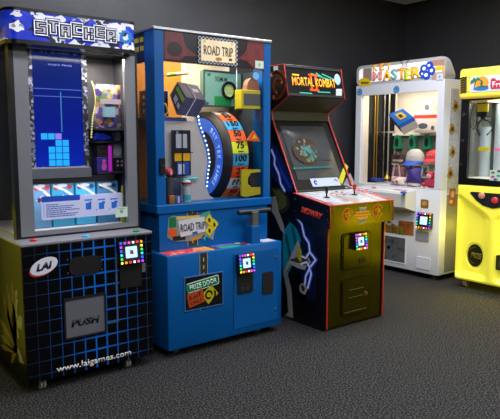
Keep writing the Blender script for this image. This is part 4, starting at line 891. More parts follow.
# marquee
mq_ = Plane(K, (0, .445, 1.71), (1, 0, 0), (0, .042, .225)); QL = Vector((.042, .225)).length
mm = MB(); mq_.rect(mm, ix0, ix1, 0, QL, -.02, 0); mar = mm.build('marquee', mat('marquee_black', '16171a', .2, 0, '20242a', .15), mk)
mm = MB(); mq_.rect(mm, ix0, ix1, 0, .018, 0, .008); mq_.rect(mm, ix0, ix1, QL-.012, QL, 0, .008); mm.build('marquee_retainer', M_DARK, mar)
k = mq_.px(314, 82); wd_ = mq_.px(335.5, 85)[0]-mq_.px(292, 80)[0]
for e, w_, h in ((.012, .001, 'a83a08'), (0, .0025, 'e8b020')):
    mq_.text('MORTAL', (k[0]-wd_*.255, k[1]-.004), wd_*.47+e, .062+e, w_, .0012, 0, .03 if e else .0).build('marquee_lettering', c(h, .4, .35), mar)
    mq_.text('KOMBAT', (k[0]+wd_*.265, k[1]-.004), wd_*.47+e, .062+e, w_, .0012, 0, .03 if e else .0).build('marquee_lettering', c(h, .4, .35), mar)
mm = MB(); u = k[0]-.004
for dx in (-.026, .026): mq_.rect(mm, u+dx-.011, u+dx+.011, k[1]-.07, k[1]+.06, .0, .0008)
mq_.rect(mm, u-.05, u+.05, k[1]+.048, k[1]+.062, 0, .0008); mq_.rect(mm, u-.05, u+.05, k[1]-.072, k[1]-.056, 0, .0008); mm.build('numeral_print', c('c84a14', .4, .35), mar)
mm = MB(); a = mq_.px(295.5, 74.8); mq_.rect(mm, a[0]-.035, a[0]+.035, a[1]-.006, a[1]+.006, 0, .0015); mm.build('maker_tag', c('c8b030', .4, .3), mar)
mm = MB()
for (pa, pb) in (((311, 73.5), (330, 80)), ((316, 73), (322, 77)), ((322, 74), (334, 79.5)), ((300, 92.5), (312, 93.5)), ((318, 92), (330, 92.5))): mq_.stroke(mm, [mq_.px(*pa), mq_.px(*pb)], .009, 0, .0006)
mm.build('marquee_flash', c('2a9a80', .4, .25), mar)
mm = MB(); mq_.ell(mm, mq_.px(337.3, 79.5), .034, .044, 0, 0, .002); mm.build('round_sticker', c('8ab0d8', .4, .08), mar)
mm = MB(); mq_.pp(mm, [(336, 89), (341.8, 89), (341.8, 95.8), (336, 95.6)], 0, .002); mm.build('notice_card', c('a8b0ac', .4), mar)
# left side art: emblem, bolts, cloth-like shapes
ks = K.left(0)
mm = MB(); k = ks.px(275.5, 85); ks.ell(mm, (k[0]+.01, k[1]), .12, .115, 0, 0, .001); e0_ = mm.build('emblem_disc', c('160b08', .4), sides[0])
mm = MB(); ks.ring(mm, (k[0]+.01, k[1]), .095, .03, 20, -1.9, 2.2, .001, .002); ks.ring(mm, (k[0]+.03, k[1]-.01), .05, .022, 14, .5, 4.4, .001, .0022); mm.build('emblem_print', c('a8582c', .4, .03), e0_)
mm = MB(); ks.pp(mm, [(273.5, 66.5), (278, 66), (278.3, 73), (274, 72.5)], 0, .002); mm.build('side_sticker', c('a8b4b8', .4), sides[0])
def art(pts, h, nm, lay, es=.02): mm = MB(); ks.pp(mm, pts, -.0005, .0008+lay*.0006); return mm.build(nm, c(h, .35, es), sides[0])
art([(271.5, 142), (276, 146), (285, 165), (293, 182), (292, 192), (285, 190), (276, 182), (271.5, 176)], '101f5c', 'night_print', 0)
art([(277, 157), (281, 168), (287, 179), (292, 188), (289, 188), (283, 177), (279, 167)], '1c3ca0', 'lightning_glow', 1, .05)
art([(296, 214), (306, 222), (313, 232), (316.5, 250), (316, 300), (300, 300), (296, 262)], '0b1230', 'night_print', 0)
art([(271.5, 187), (281, 188), (288, 196), (290, 205), (286, 212), (277, 214.5), (271.5, 212)], '25280e', 'olive_print', 1)
art([(272, 189), (280, 190), (286, 197), (287, 205), (281, 210), (275, 208), (279, 200)], '4e5222', 'olive_print', 2)
art([(272, 197), (276, 196), (279, 212), (284, 226), (285, 234), (281, 230), (275, 216), (272, 212)], '9a9088', 'streak_print', 3)
art([(283, 232), (290, 222), (297, 229), (301, 240), (298, 252), (292, 266), (287, 276), (283, 277)], '0f7c90', 'teal_print', 1, .05)
art([(298, 240), (300.5, 246), (296.5, 256), (300.5, 263), (308, 266), (311, 262), (306, 254), (309, 262), (305, 270), (298, 268), (290.5, 264), (288, 270), (284, 272), (289, 260)], 'a09c98', 'streak_print', 3)
art([(299, 246), (301.5, 250), (302.3, 261), (300, 262), (297.5, 257), (298, 250)], 'a8a428', 'yellow_print', 4)
art([(283, 270), (287, 272), (291.5, 290), (293, 318), (296, 322), (288, 319), (283, 317), (288.5, 312), (287, 292)], '8a8884', 'streak_print', 2)
art([(301, 283.5), (305, 283), (307.5, 290), (305, 295), (300.5, 292), (299.5, 287)], 'a09888', 'grey_print', 3)
for path in ([(297, 218), (302, 224), (304.5, 236), (309, 243), (310, 252), (316, 260), (309.5, 268), (311.5, 274), (308, 288)], [(301, 264), (307, 262), (310, 268), (306, 276), (305, 284)], [(271.8, 150), (275, 158), (274.5, 164), (279, 174), (281, 184), (285, 191)], [(310, 252), (306, 258), (301, 256)]):
    q = [ks.px(*p_) for p_ in path]
    mm = MB(); ks.stroke(mm, q, .034, 0, .0022); lt_ = mm.build('lightning_glow', c('2c4cb8', .35, .08), sides[0])
    mm = MB(); ks.stroke(mm, q, .013, .001, .0032); mm.build('lightning_print', c('c4ccf0', .35, .15), sides[0])
art([(285, 236), (287, 233), (292, 258), (288, 272), (286, 270), (289, 257)], '0a4a58', 'fold_print', 2)
art([(291, 226), (293.5, 226), (297.5, 243), (294, 258), (294.5, 244)], '0a5868', 'fold_print', 2)
art([(287, 276), (300, 272), (306, 296), (311, 322), (298, 318), (294, 300)], '050608', 'dark_print', 0)
art([(301, 286), (303, 284.5), (305.5, 289), (303, 292)], '2a2a26', 'fold_print', 5)
# ================================================================== Key Master prize cabinet (along the right wall)
KM = Frame((4.96, 4.535, 0), -PI/2); W = 1.105
km = empty('key_prize_cabinet', KM.loc, KM.rz)
tag(km, 'white key prize cabinet in the far corner with brightly lit caps and boxes inside', 'arcade machine')
WH = mat('white_metal_paint', 'd4d6dc', .35); CREAM = mat('white_lining', 'd8d0c0', .5)
f0 = KM.front(0)
oL, oR, oT, oB = f0.px(360.3, 140)[0], f0.px(436, 140)[0], f0.px(400, 93)[1], f0.px(400, 186.6)[1]
ZH = f0.px(400, 83.5)[1]; DP = .82
MB().box(0, W, 0, DP, .055, oB, .01).build('base_cabinet', WH, km, True)
mm = MB(); f0.frame(mm, (0, W, oB, ZH), (oL, oR, oB+.001, oT), -.05, 0); mm.build('window_frame', WH, km)
mm = MB(); f0.rect(mm, oL, oR, oB, oT, -.03, -.025); mm.build('front_glass', M_GLASS, km)
MB().box(0, .03, .05, DP, oB, ZH).build('side_wall', WH, km); MB().box(W-.03, W, .05, DP, oB, ZH).build('side_wall', WH, km)
MB().box(.03, .035, .05, .17, oB, ZH).build('side_lining', CREAM, km); MB().box(.03, .035, .17, .50, oB, ZH).build('side_mirror', c('1c1e22', .2), km); MB().box(W-.035, W-.03, .05, .6, oB, ZH).build('side_lining', CREAM, km)
BD = .50
xs_ = KM.front(BD).px(394.5, 130)[0]
MB().box(.035, xs_, BD+.02, BD+.04, oB, ZH).build('mirror_panel', c('2a2c30', .15), km)
MB().box(xs_, W-.035, BD, BD+.04, oB, ZH).build('prize_wall', CREAM, km)
MB().box(.03, W-.03, BD+.04, DP, oB, ZH).build('back_box', WH, km)
MB().box(0, W, 0, DP, ZH, ZH+.012).build('roof_panel', WH, km)
MB().box(.08, W-.06, .06, .3, ZH-.02, ZH-.006).build('lamp_panel', mat('lamp_white', 'fffaf0', .5, 0, 'fff4e0', 1.6), km)
lamp('interior_lamp', km, (W*.55, .2, ZH-.03), .85, .25, 7, 'fff2dc')
for x in (.1, W-.1):
    for y in (.08, DP-.1):
        o = MB().lathe([(.03, 0), (.03, .012), (.012, .018), (.012, .058)], (x, y, 0), 'z', 16).build('foot', mat('foot_steel', '77736a', .35, .7), km, True)
# header: rounded face leaning back at the rear
z0, z1 = ZH+.012, f0.px(400, 61.3)[1]
hp = [(x, z) for x, z in rr(0, W, z0, z1, .05, 6)]
def hdr_y(z): return .02
mb = MB()
fa = [(x, 0.0, z) for x, z in rr(.0, W, z0, z1, .055, 6)]; mid = [(x, .035, z) for x, z in rr(.0, W, z0, z1+.004, .06, 6)]
bk = [(x, .035+.14*(z1+.004-z)/(z1-z0)+.02, z) for x, z in rr(.0, W, z0, z1+.004, .06, 6)]
va, vm, vb = mb.verts(fa), mb.verts(mid), mb.verts(bk); n = len(va)
mb.bm.faces.new(va)
mb.bm.faces.new(vb[::-1])
for A_, B_ in ((va, vm), (vm, vb)):
    for i in range(n): mb.bm.faces.new((A_[i], A_[(i+1) % n], B_[(i+1) % n], B_[i]))
hd = mb.build('header', mat('header_shell', 'b0b0b2', .3), km, True)
hp_ = KM.front(0)
mm = MB(); hp_.rrect(mm, .035, W-.035, z0+.03, z1-.03, .035, 0, .002); ha = mm.build('header_art', noisy('header_print', [(.3, 'b8b8bc'), (.7, 'dadade')], 6, .35, es=1.0), hd)
P_ = lambda x, y: hp_.px(x, y+1.2)
def hb(pts, h, nm, w1=.004, es=.25, par=None): mm = MB(); hp_.pp(mm, [(x_, y_+.8) for x_, y_ in pts], .001, w1); return mm.build(nm, c(h, .4, es), par or ha)
hb([(363.5, 68), (372, 67), (372, 80), (363, 82)], '8a7468', 'vehicle_print', .003); hb([(358.8, 83.5), (359.5, 79), (364, 76.6), (369, 78.5), (372, 82.5), (371, 84.4), (360, 85.5)], 'c8a818', 'vehicle_print', .0035); hb([(361, 83.2), (361.5, 81), (369, 81), (369, 83)], '6a5210', 'vehicle_window', .0045)
hb([(427.5, 60.5), (445, 58), (444.5, 64.5), (428, 66)], 'a07868', 'gift_print', .003); hb([(432, 72), (446, 70.5), (445, 77.5), (432, 79)], 'a88878', 'gift_print', .003)
hb([(434, 66.5), (441, 65), (445, 66.5), (443, 69), (435, 70)], 'e8b010', 'key_print', .004)
mm = MB(); k = P_(440, 75.5); hp_.rect(mm, k[0]-.035, k[0]+.035, k[1]-.03, k[1]+.03, .001, .005); nt = mm.build('notice_card', c('c8ccd4', .4), ha); mm = MB(); hp_.ell(mm, k, .01, .012, 0, .004, .006, 10); mm.build('card_mark', c('7a8aa8', .4), nt)
# lettering
def sgn(txt, px_, w_, h_, col, out, ang=.0, e=.014):
    k = P_(*px_)
    o = hp_.text(txt, k, w_+e, h_+e, .003, .001, ang, .045).build('header_lettering', c(out, .4, .3), ha)
    hp_.text(txt, k, w_, h_, .0045, .001, ang, .02).build('letter_face', c(col, .4, .6), o); return o
sgn('K', (375.5, 66.6), .055, .06, 'e8a818', 'a06010'); sgn('E', (382, 65.6), .05, .06, 'e8a818', 'a06010'); sgn('Y', (388.8, 64.8), .06, .06, 'e8a818', 'a06010')
mk_ = sgn('M', (377.2, 75), .11, .08, 'd8806a', 'a04838')
mm = MB(); k = P_(377.5, 75.6); hp_.ell(mm, k, .022, .024, 0, .005, .007); mm.build('letter_keyhole', c('d8dce4', .4, .2), mk_); mm = MB(); hp_.ell(mm, k, .01, .012, 0, .006, .008, 12); mm.build('keyhole_dot', c('3050a0', .4), mk_)
for ch, x, y, col, w_ in (('A', 387.2, 74.2, 'f0b018', .10), ('S', 394.2, 73.3, '48a8b8', .075), ('T', 402, 72.8, 'e8a020', .10), ('E', 408.3, 73.5, 'b8c818', .08), ('R', 416.5, 71.3, 'f0b020', .12)): sgn(ch, (x, y), w_, .095, col, 'a86818')
mm = MB(); k = P_(387.2, 75); hp_.ell(mm, k, .012, .02, 0, .005, .0072, 12); mm.build('letter_keyhole', c('6a4010', .4), ha)
# grey alarm dome with two feelers
mm = MB(); k = P_(404.5, 66.8); hp_.ell(mm, k, .055, .038, 0, .001, .003); mm.build('dome_print', c('d8d4d0', .4, .2), ha); mm = MB(); hp_.stroke(mm, [(k[0]-.02, k[1]+.03), (k[0]-.035, k[1]+.06), (k[0]-.055, k[1]+.068)], .008, .001, .004); hp_.stroke(mm, [(k[0]+.02, k[1]+.03), (k[0]+.035, k[1]+.06), (k[0]+.055, k[1]+.07)], .008, .001, .004); mm.build('feeler_print', c('6a6668', .4), ha)
# clover shaped key head
mm = MB(); k = P_(426.5, 70.3)
for dx, dz in ((-.03, .028), (.035, .05), (.06, .0), (.005, -.035), (-.045, -.02)): hp_.ell(mm, (k[0]+dx, k[1]+dz), .042, .042, 0, .001, .005+abs(dx)*.005)
kh = mm.build('key_head', c('2040b0', .35, .25), ha)
for dx, dz, r in ((-.025, .03, .02), (.0, -.033, .02), (.06, .004, .018), (-.045, -.018, .012), (.03, .055, .014)):
    mm = MB(); hp_.ell(mm, (k[0]+dx, k[1]+dz), r, r*.9, 0, .005, .0072); mm.build('key_hole', c('d8e4f4', .4, .5), kh)
# header frame stickers
for p in ((359.7, 92), (396.5, 89.5)):
    k = f0.px(*p); mm = MB(); f0.ell(mm, k, .038, .037, 0, 0, .003); s_ = mm.build('round_sticker', c('3a86c0', .4), km); mm = MB(); f0.ring(mm, k, .02, .008, 14, 0, 2*PI, .002, .0045); mm.build('sticker_mark', c('a0c8e0', .4), s_)
# control shelf
sr = f0.px(416.2, 200)[0]; zt_ = f0.px(416, 191.5)[1]; zb_ = f0.px(416, 212)[1]
sl_ = f0.px(372, 195)[0]
cs = MB().prism([(0, zb_), (-.17, zb_+.055), (-.18, zt_-.02), (-.17, zt_-.004), (0, zt_+.012)], 'x', .12, sr).build('control_shelf', mat('white_plastic', 'ccccc6', .35), km)
ctp = Plane(KM, (0, -.17, zt_-.003), (1, 0, 0), (0, .17, .016))
for (x, y, h, nm, a_, b_) in ((403.5, 193.3, '2848b8', 'push_button', .03, .03), (374, 188.6, 'c06a60', 'joystick_knob', .022, .022)):
    u, v = ctp.px(x, y); q = ctp.P(u, v); o = MB().lathe([(a_, 0), (a_, .012), (a_*.7, .02)], q, 'z', 18).build(nm, c(h, .3, .1), km, True)
mm = MB(); a = ctp.px(380, 192.8); b = ctp.px(394.5, 193.4); ctp.rect(mm, min(a[0], b[0]), max(a[0], b[0]), .09, .13, 0, .002); mm.build('shelf_print', c('c06a50', .4), cs)
mm = MB(); ctp.rect(mm, .2, sr-.02, .015, .06, 0, .0015); mm.build('shelf_label', c('dcdce4', .4), cs)
# front logo, delivery window, stickers, hatch
def lfront(pts, h, nm, par=km, w1=.003): mm = MB(); f0.pp(mm, pts, 0, w1); return mm.build(nm, c(h, .4), par)
lb = lfront([(384, 223.5), (391, 222.5), (398, 226.5), (399, 220.5), (414, 222), (413.5, 236), (385, 232)], '9a5a28', 'logo_backing')
f0.text('STER', f0.px(396, 230), .2, .075, .003, .0015, -.05, .03).build('logo_lettering', c('5a7a18', .4), lb); f0.text('KEY', f0.px(406, 223.8), .11, .05, .003, .0015, 0, .03).build('logo_lettering', c('b8641c', .4), lb)
mm = MB(); k = f0.px(389, 222); f0.ell(mm, k, .045, .035, 0, .002, .004); f0.stroke(mm, [(k[0]-.02, k[1]+.02), (k[0]-.04, k[1]+.055)], .012, 0, .004); f0.stroke(mm, [(k[0]+.02, k[1]+.02), (k[0]+.04, k[1]+.055)], .012, 0, .004); mm.build('logo_dome', c('b8b4ac', .4), lb)
mm = MB(); k = f0.px(389.2, 221.8); f0.ell(mm, k, .02, .014, 0, .003, .006); mm.build('logo_dome_mark', c('4a4440', .4), lb)
q = [f0.px(*p) for p in ((384.8, 235.5), (405.6, 238.2), (405, 263.2), (385, 259.5))]
u0, u1, v0, v1 = q[0][0]-.0, q[1][0], (q[2][1]+q[3][1])/2, (q[0][1]+q[1][1])/2
u0 -= .12
mm = MB(); f0.frame(mm, (u0-.012, u1+.012, v0-.012, v1+.012), (u0, u1, v0, v1), 0, .006); pd = mm.build('prize_door', WH, km)
mm = MB(); f0.rect(mm, u0, u1, v0, v1, 0, .003); mm.build('door_window', noisy('smoked_window', [(.3, '3a3b3c'), (.5, '5c5e5e'), (.7, '484a4c')], 14, .2), pd)
mm = MB(); f0.ell(mm, f0.px(389, 247), .02, .02, 0, .003, .006); mm.build('door_lock', M_BLACK, pd)
k = f0.px(424.7, 203.5); mm = MB(); f0.rrect(mm, k[0]-.045, k[0]+.045, k[1]-.045, k[1]+.04, .012, 0, .004); gs = mm.build('gold_sticker', c('7a5a20', .4), km)
mm = MB(); f0.ell(mm, k, .028, .022, .3, .003, .006); mm.build('sticker_print', c('b89038', .4), gs)
a, b = f0.px(416, 230), f0.px(428, 242); mm = MB(); f0.rrect(mm, a[0], b[0]+.01, b[1], a[1], .01, 0, .008); mm.build('coin_plate', c('8c8e94', .35), km)
a, b = f0.px(416.8, 255.5), f0.px(430, 271.5); mm = MB(); f0.rrect(mm, a[0], b[0], b[1]+.01, a[1]-.005, .012, 0, .008); mm.build('hatch', mat('hatch_plastic', 'd0d2d8', .35), km)
reader(KM, km, f0, KM.front(-.04).px(423.3, 220.8), .165, .15)
# side: lattice panel with gold stickers
sr_ = KM.right(W)
mm = MB(); sr_.rect(mm, .10, .7, .86, 1.86, 0, .003); lat = mm.build('side_lattice', noisy('lattice_print', [(.4, '9a9aa0'), (.6, 'b4b4b8')], 60, .4), km)
for (x, y) in ((455.3, 105.5), (451.8, 128.5), (452.3, 151.5), (450, 173)):
    k = sr_.px(x, y); k = (k[0]+.0, k[1]); mm = MB(); sr_.poly(mm, [(k[0]-.05, k[1]-.03), (k[0]-.02, k[1]+.06), (k[0]+.03, k[1]+.03), (k[0]+.05, k[1]-.02), (k[0], k[1]-.06)], .002, .005); s_ = mm.build('gold_sticker', c('a07a14', .4), lat)
    mm = MB(); sr_.ell(mm, (k[0], k[1]-.005), .022, .02, .6, .004, .007); mm.build('sticker_print', c('3a2c10', .4), s_)
k = sr_.px(452, 196.5); mm = MB(); sr_.rect(mm, k[0]-.05, k[0]+.05, k[1]-.09, k[1]+.08, .002, .005); s_ = mm.build('picture_sticker', c('9a5030', .4), km); mm = MB(); sr_.ell(mm, (k[0], k[1]+.02), .03, .035, 0, .004, .007); sr_.ell(mm, (k[0]-.02, k[1]-.05), .03, .02, 0, .004, .007); mm.build('sticker_print', c('d0a080', .4), s_)
mm = MB(); sr_.rect(mm, .10, .78, .08, .845, 0, .003); mm.build('side_cover', c('77787e', .4), km)
# rails, rods and gripper inside
gold = mat('brass', 'c8a038', .3, .8)
gd = KM.front(.26)
for x, m_, r, dd in ((374.6, gold, .008, .26), (377.2, gold, .005, .27), (384.2, M_CHROME, .006, .30), (388.8, mat('pale_steel', 'c0b8a0', .3, .6), .007, .28)):
    p = KM.front(dd); u = p.px(x, 130)[0]; MB().cyl((u, dd, oB+(.03 if x > 380 else .0)), (u, dd, ZH-.02), r, 10).build('guide_rod', m_, km, True)
p = KM.front(.33); a, b = p.px(374, 132.8), p.px(395, 132); MB().cyl((a[0], .33, a[1]), (b[0], .33, b[1]), .012, 10).build('cross_rail', M_CHROME, km, True)
p = KM.front(.24); a, b = p.px(364, 178.6), p.px(383.5, 178.6); g_ = MB().box(a[0], b[0], .22, .27, a[1]-.022, a[1]+.018, .012).build('gripper', c('243a90', .35), km, True)
MB().box(a[0]+.06, a[0]+.16, .225, .265, oB, a[1]-.018, .004).build('gripper_foot', M_DARK, g_)
p = KM.front(.28); u, v = p.px(387, 177); MB().lathe([(.035, v-.02), (.03, v), (.012, v+.02), (.008, v+.06)], (u, .28, 0), 'z', 14).build('key_holder', gold, km, True)
# ledges on the prize wall
pw = KM.front(BD)
zs1, zs2 = pw.px(415, 133)[1], pw.px(415, 163)[1]
for z_ in (zs1, zs2): MB().box(xs_, W-.035, BD-.035, BD, z_-.03, z_+.0, .004).build('prize_ledge', mat('ledge_white', 'e8e2d6', .4), km)
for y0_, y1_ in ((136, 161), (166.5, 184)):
    a, b = pw.px(396, y1_), pw.px(433, y0_); mm = MB(); pw.rect(mm, xs_+.02, W-.05, max(a[1], oB+.01), b[1], -.002, .006); mm.build('shade_panel', c('66625c', .5), km)  # added grey sheets; their colour stands for shade behind the prize rows
# keyhole plates on the wall (parts of the machine)
pk = KM.front(BD-.05)
def keyhole(x, y, s_, hcol, d=BD-.05, rng=False):
    pk = KM.front(d); u, v = pk.px(x, y); mm = MB()
    if rng:
        out = [(u-.05*s_, v-.07*s_), (u+.05*s_, v-.07*s_), (u+.036*s_, v+.01*s_)]+[(u+.036*s_*math.cos(a), v+.03*s_+.036*s_*math.sin(a)) for a in [PI*k_/8 for k_ in range(0, 9)]]+[(u-.036*s_, v+.01*s_), (u-.05*s_, v-.07*s_)]
        pk.stroke(mm, out, .013, -.006, 0); mm.build('keyhole_frame', c(hcol, .35, .05), km); MB().cyl((u, d+.004, v+.066*s_), (u, BD, v+.066*s_), .004, 8).build('prize_hook', M_CHROME, km); return u, v
    out = [(u-.055*s_, v-.075*s_), (u+.055*s_, v-.075*s_), (u+.042*s_, v+.05*s_)]+[(u+.042*s_*math.cos(a), v+.05*s_+.035*s_*math.sin(a)) for a in [PI*k_/8 for k_ in range(1, 8)]]+[(u-.042*s_, v+.05*s_)]
    pk.poly(mm, out, -.05, 0); o = mm.build('keyhole_plate', c(hcol, .35, .06), km)
    mm = MB(); pk.ell(mm, (u, v-.0*s_), .027*s_, .05*s_, 0, 0, .004); mm.build('keyhole', c('15181a', .4), o)
    return u, v
gx = [keyhole(x, 142.3, .95, '178058') for x in (396.8, 411.5, 426.5)]
wx = [keyhole(x, 170.5, 1.0, 'c8c6bc', .30, True) for x in (396.3, 410.6, 425)]
# ---- prizes hanging in it
def pb_(x0, x1, y0, y1, d, dep, zb=None): b_ = list(px_box(KM, x0, x1, y0, y1, d, dep, zb)); b_[4] = max(b_[4], oB+.001); return tuple(b_)
p = KM.front(.22)
A = [p.P(*p.px(*q_)) for q_ in ((388.5, 114), (403, 108.8), (413.5, 117), (398.5, 125))]
dv_ = Vector((.03, .06, -.10))
mb = MB(); mb.prism3(A, [a_+dv_ for a_ in A]); blue_box = thing_mesh(KM, mb, 'tilted_box', c('2c6cc8', .35, .06), 'tilted blue prize box with a yellow emblem hanging in the white cabinet', 'box')
nrm = (A[1]-A[0]).cross(A[3]-A[0]).normalized(); nrm = nrm if nrm.y < 0 else -nrm
quad(blue_box, face_quad(A, .3, .75, .2, .75), nrm*.003, c('d8b83a', .4, .05), 'box_emblem'); quad(blue_box, face_quad(A, .42, .62, .35, .62), nrm*.005, c('28304a', .4), 'emblem_centre')
B4 = [A[3], A[2], A[2]+dv_, A[3]+dv_]; nb = (B4[1]-B4[0]).cross(B4[3]-B4[0]).normalized(); nb = nb if nb.z < 0 else -nb
quad(blue_box, face_quad(B4, 0, 1, .35, 1), nb*.002, c('c8c4b8', .4), 'white_end')
B4 = [A[0], A[3], A[3]+dv_, A[0]+dv_]; nb = (B4[1]-B4[0]).cross(B4[3]-B4[0]).normalized(); nb = nb if nb.x < 0 else -nb
quad(blue_box, face_quad(B4, 0, 1, .1, 1), nb*.002, c('2c3038', .4), 'dark_side')
tt = (A[0]+A[1])/2; sub(MB().tube([tt+Vector((0, .01, -.004)), Vector((tt.x, tt.y+.01, ZH-.0225))], .003, 6), 'thread', c('d0c8b0', .5), blue_box)
b = pb_(414, 437, 112, 130.5, .36, .10, zs1)
con = thing_mesh(KM, MB().box(b[0], b[1], b[2], b[3]+.035, zs1+.0005, b[5], .006), 'console_box', c('c8beb4', .4, .04), 'white console box with a red band standing on the upper ledge of the white cabinet', 'box')
fb = KM.front(.36); mm = MB(); fb.rect(mm, b[0], b[1], b[5]-.062, b[5]-.03, 0, .002); sub(mm, 'red_band', c('c83c28', .4, .05), con)
mm = MB(); fb.ell(mm, ((b[0]*.6+b[1]*.4), b[4]+.07), .06, .03, 0, 0, .002); fb.ell(mm, (b[1]-.05, b[4]+.05), .022, .022, 0, 0, .002); sub(mm, 'box_picture', c('4a4c54', .4), con)
mm = MB(); fb.rect(mm, b[0]+.02, b[1]-.02, b[4]+.012, b[4]+.03, 0, .002); sub(mm, 'box_lettering', c('a89c90', .4), con)
o = thing_mesh(KM, MB().prism([(b[0]+.06, b[5]+.0008), (b[1]-.06, b[5]+.0008), (b[1]-.09, b[5]+.11), (b[0]+.09, b[5]+.11)], 'y', .38, .43), 'white_pack', c('d0ccb8', .4, .03), 'pale pointed pack standing on top of the red banded console box', 'pack')
mm = MB(); KM.front(.38).ell(mm, ((b[0]+b[1])/2, b[5]+.05), .03, .03, .4, 0, .002); sub(mm, 'pack_print', c('6a7078', .4), o)
def cap(x0, x1, y0, y1, d, col, brim, lab, name='baseball_cap'):
    p = KM.front(d); ym = y1-(y1-y0)*.30; a, b_ = p.px(x0, ym), p.px(x1, ym); r = (b_[0]-a[0])/2; cx2 = (a[0]+b_[0])/2; zb = a[1]; zt2 = p.px((x0+x1)/2, y0)[1]
    prof_ = [(r, 0), (r*.99, (zt2-zb)*.3), (r*.85, (zt2-zb)*.68), (r*.5, (zt2-zb)*.94), (.012, zt2-zb)]
    m_ = MB().lathe(prof_, (cx2, d+r*.75, zb), 'z', 26); bmesh.ops.scale(m_.bm, vec=(1, .75, 1), space=Matrix.Translation(-Vector((cx2, d+r*.75, 0))), verts=m_.bm.verts)
    o = thing_mesh(KM, m_, name, c(col, .6, .03), lab, 'cap', smooth=True)
    m_ = MB(); n = 12; L = []
    for s_, ww in ((0, .0), (1, .0)):
        pass
    inner_ = [(cx2+r*.97*math.cos(PI+PI*k_/n), d+r*.75+r*.72*math.sin(PI+PI*k_/n)) for k_ in range(n+1)]
    outer = [(cx2+r*1.02*math.cos(PI+PI*k_/n), d+r*.75+r*1.35*math.sin(PI+PI*k_/n)) for k_ in range(n+1)]
    zo = p.px((x0+x1)/2, y1)[1]-zb
    f = lambda q_, out_: (q_[0], q_[1], zb+(zo*(1-((q_[0]-cx2)/r)**2*.4) if out_ else 0))
    vi = m_.verts([f(q_, 0) for q_ in inner_]); vo_ = m_.verts([f(q_, 1) for q_ in outer]); vi2 = m_.verts([Vector(f(q_, 0))+Vector((0, 0, .008)) for q_ in inner_]); vo2 = m_.verts([Vector(f(q_, 1))+Vector((0, 0, .008)) for q_ in outer])
    for k_ in range(n):
        for q4 in ((vi[k_], vi[k_+1], vo_[k_+1], vo_[k_]), (vi2[k_], vo2[k_], vo2[k_+1], vi2[k_+1]), (vo_[k_], vo_[k_+1], vo2[k_+1], vo2[k_]), (vi[k_], vi2[k_], vi2[k_+1], vi[k_+1])): m_.bm.faces.new(q4)
    for e in (0, n): m_.bm.faces.new((vi[e], vo_[e], vo2[e], vi2[e]))
    sub(m_, 'brim', c(brim, .6, .03), o, True)
    sub(MB().ball((cx2, d+r*.75, zt2), .012), 'top_button', c(brim, .6), o, True)
    zz = zb+(zt2-zb)*.38; mm = MB(); KM.front(d+r*.06).ell(mm, (cx2-.005, zz), r*.3, (zt2-zb)*.2, 0, -.02, .0); sub(mm, 'cap_badge', c('8a9ca8' if col[0] != 'b' else 'e0d8d0', .5) if col[0] != 'c' or True else 0, o)
    # hook that carries it
    MB().cyl((cx2, BD, zb+(zt2-zb)*.6), (cx2, d+r*1.52, zb+(zt2-zb)*.6), .006, 8).build('prize_hook', M_CHROME, km)
    return o
cap(402, 418.8, 149, 166, .26, 'b4b4b0', '2450b8', 'grey baseball cap with blue brim hanging in the white cabinet')
cap(422.5, 437, 150, 163, .30, 'c42434', 'b01c2c', 'red baseball cap hanging right of the grey cap')
def pouch(x0, x1, y0, y1, d, dep, m_, lab, name, cat, zb=None):
    b = pb_(x0, x1, y0, y1, d, dep, zb); o = thing_mesh(KM, pillow(b[0], b[1], d, d+dep, b[4], b[5], 8), name, m_, lab, cat, smooth=True)
    return o, b
o, b = pouch(390, 402.5, 167, 178, .36, .06, c('8a5260', .45, .03), 'dusty pink pack hanging in the lower row left of the purple bag', 'pink_pack', 'pack')
o, b = pouch(404, 418.5, 168, 186.5, .19, .09, c('3c2a80', .45, .03), 'deep purple drawstring bag in the lower row under a pale keyhole', 'purple_bag', 'bag')
o, b = pouch(419.5, 433, 164.5, 179, .36, .06, c('8a9488', .4, .03), 'grey green packet at the right end of the lower row', 'grey_packet', 'pack'); mm = MB(); KM.front(.36).ell(mm, ((b[0]+b[1])/2, (b[4]+b[5])/2), .03, .04, .4, -.02, .002); sub(mm, 'packet_print', c('4a5a58', .4), o)
o, b = pouch(387.5, 403, 177, 188, .06, .11, noisy('polka_cloth', [(0, 'd8c8c4'), (.45, 'a85a68'), (.75, 'e0d4d0')], 34, .6, kind='vor', interp='CONSTANT'), 'pink and white speckled pouch lying at the left of the white cabinet floor', 'polka_pouch', 'pouch', oB)
o, b = pouch(404, 417.5, 183.5, 188.5, .06, .10, c('a8a098', .5), 'flat grey packet lying on the floor between the speckled pouch and the red toy', 'flat_packet', 'pack', oB)
b = pb_(421, 434, 178, 189, .09, .12, oB)
cx2, z_ = (b[0]+b[1])/2, oB; m_ = MB().ball((cx2, .14, z_+.052), .055, (1.1, .9, .92)); m_.ball((cx2+.005, .13, z_+.115), .042); m_.ball((cx2-.03, .13, z_+.15), .014); m_.ball((cx2+.04, .13, z_+.15), .014); m_.ball((cx2-.05, .11, z_+.028), .025, (1.1, 1, .9)); m_.ball((cx2+.05, .11, z_+.028), .025, (1.1, 1, .9))
o = thing_mesh(KM, m_, 'plush_toy', c('b82848', .7, .03), 'red and pink plush toy sitting at the right corner of the white cabinet floor', 'soft toy', smooth=True)
sub(MB().ball((cx2+.005, .105, z_+.113), .03, (1, .8, .9)), 'face', c('dca0a8', .7), o, True)
b = pb_(389, 402, 152, 163, .40, .06, zs2)
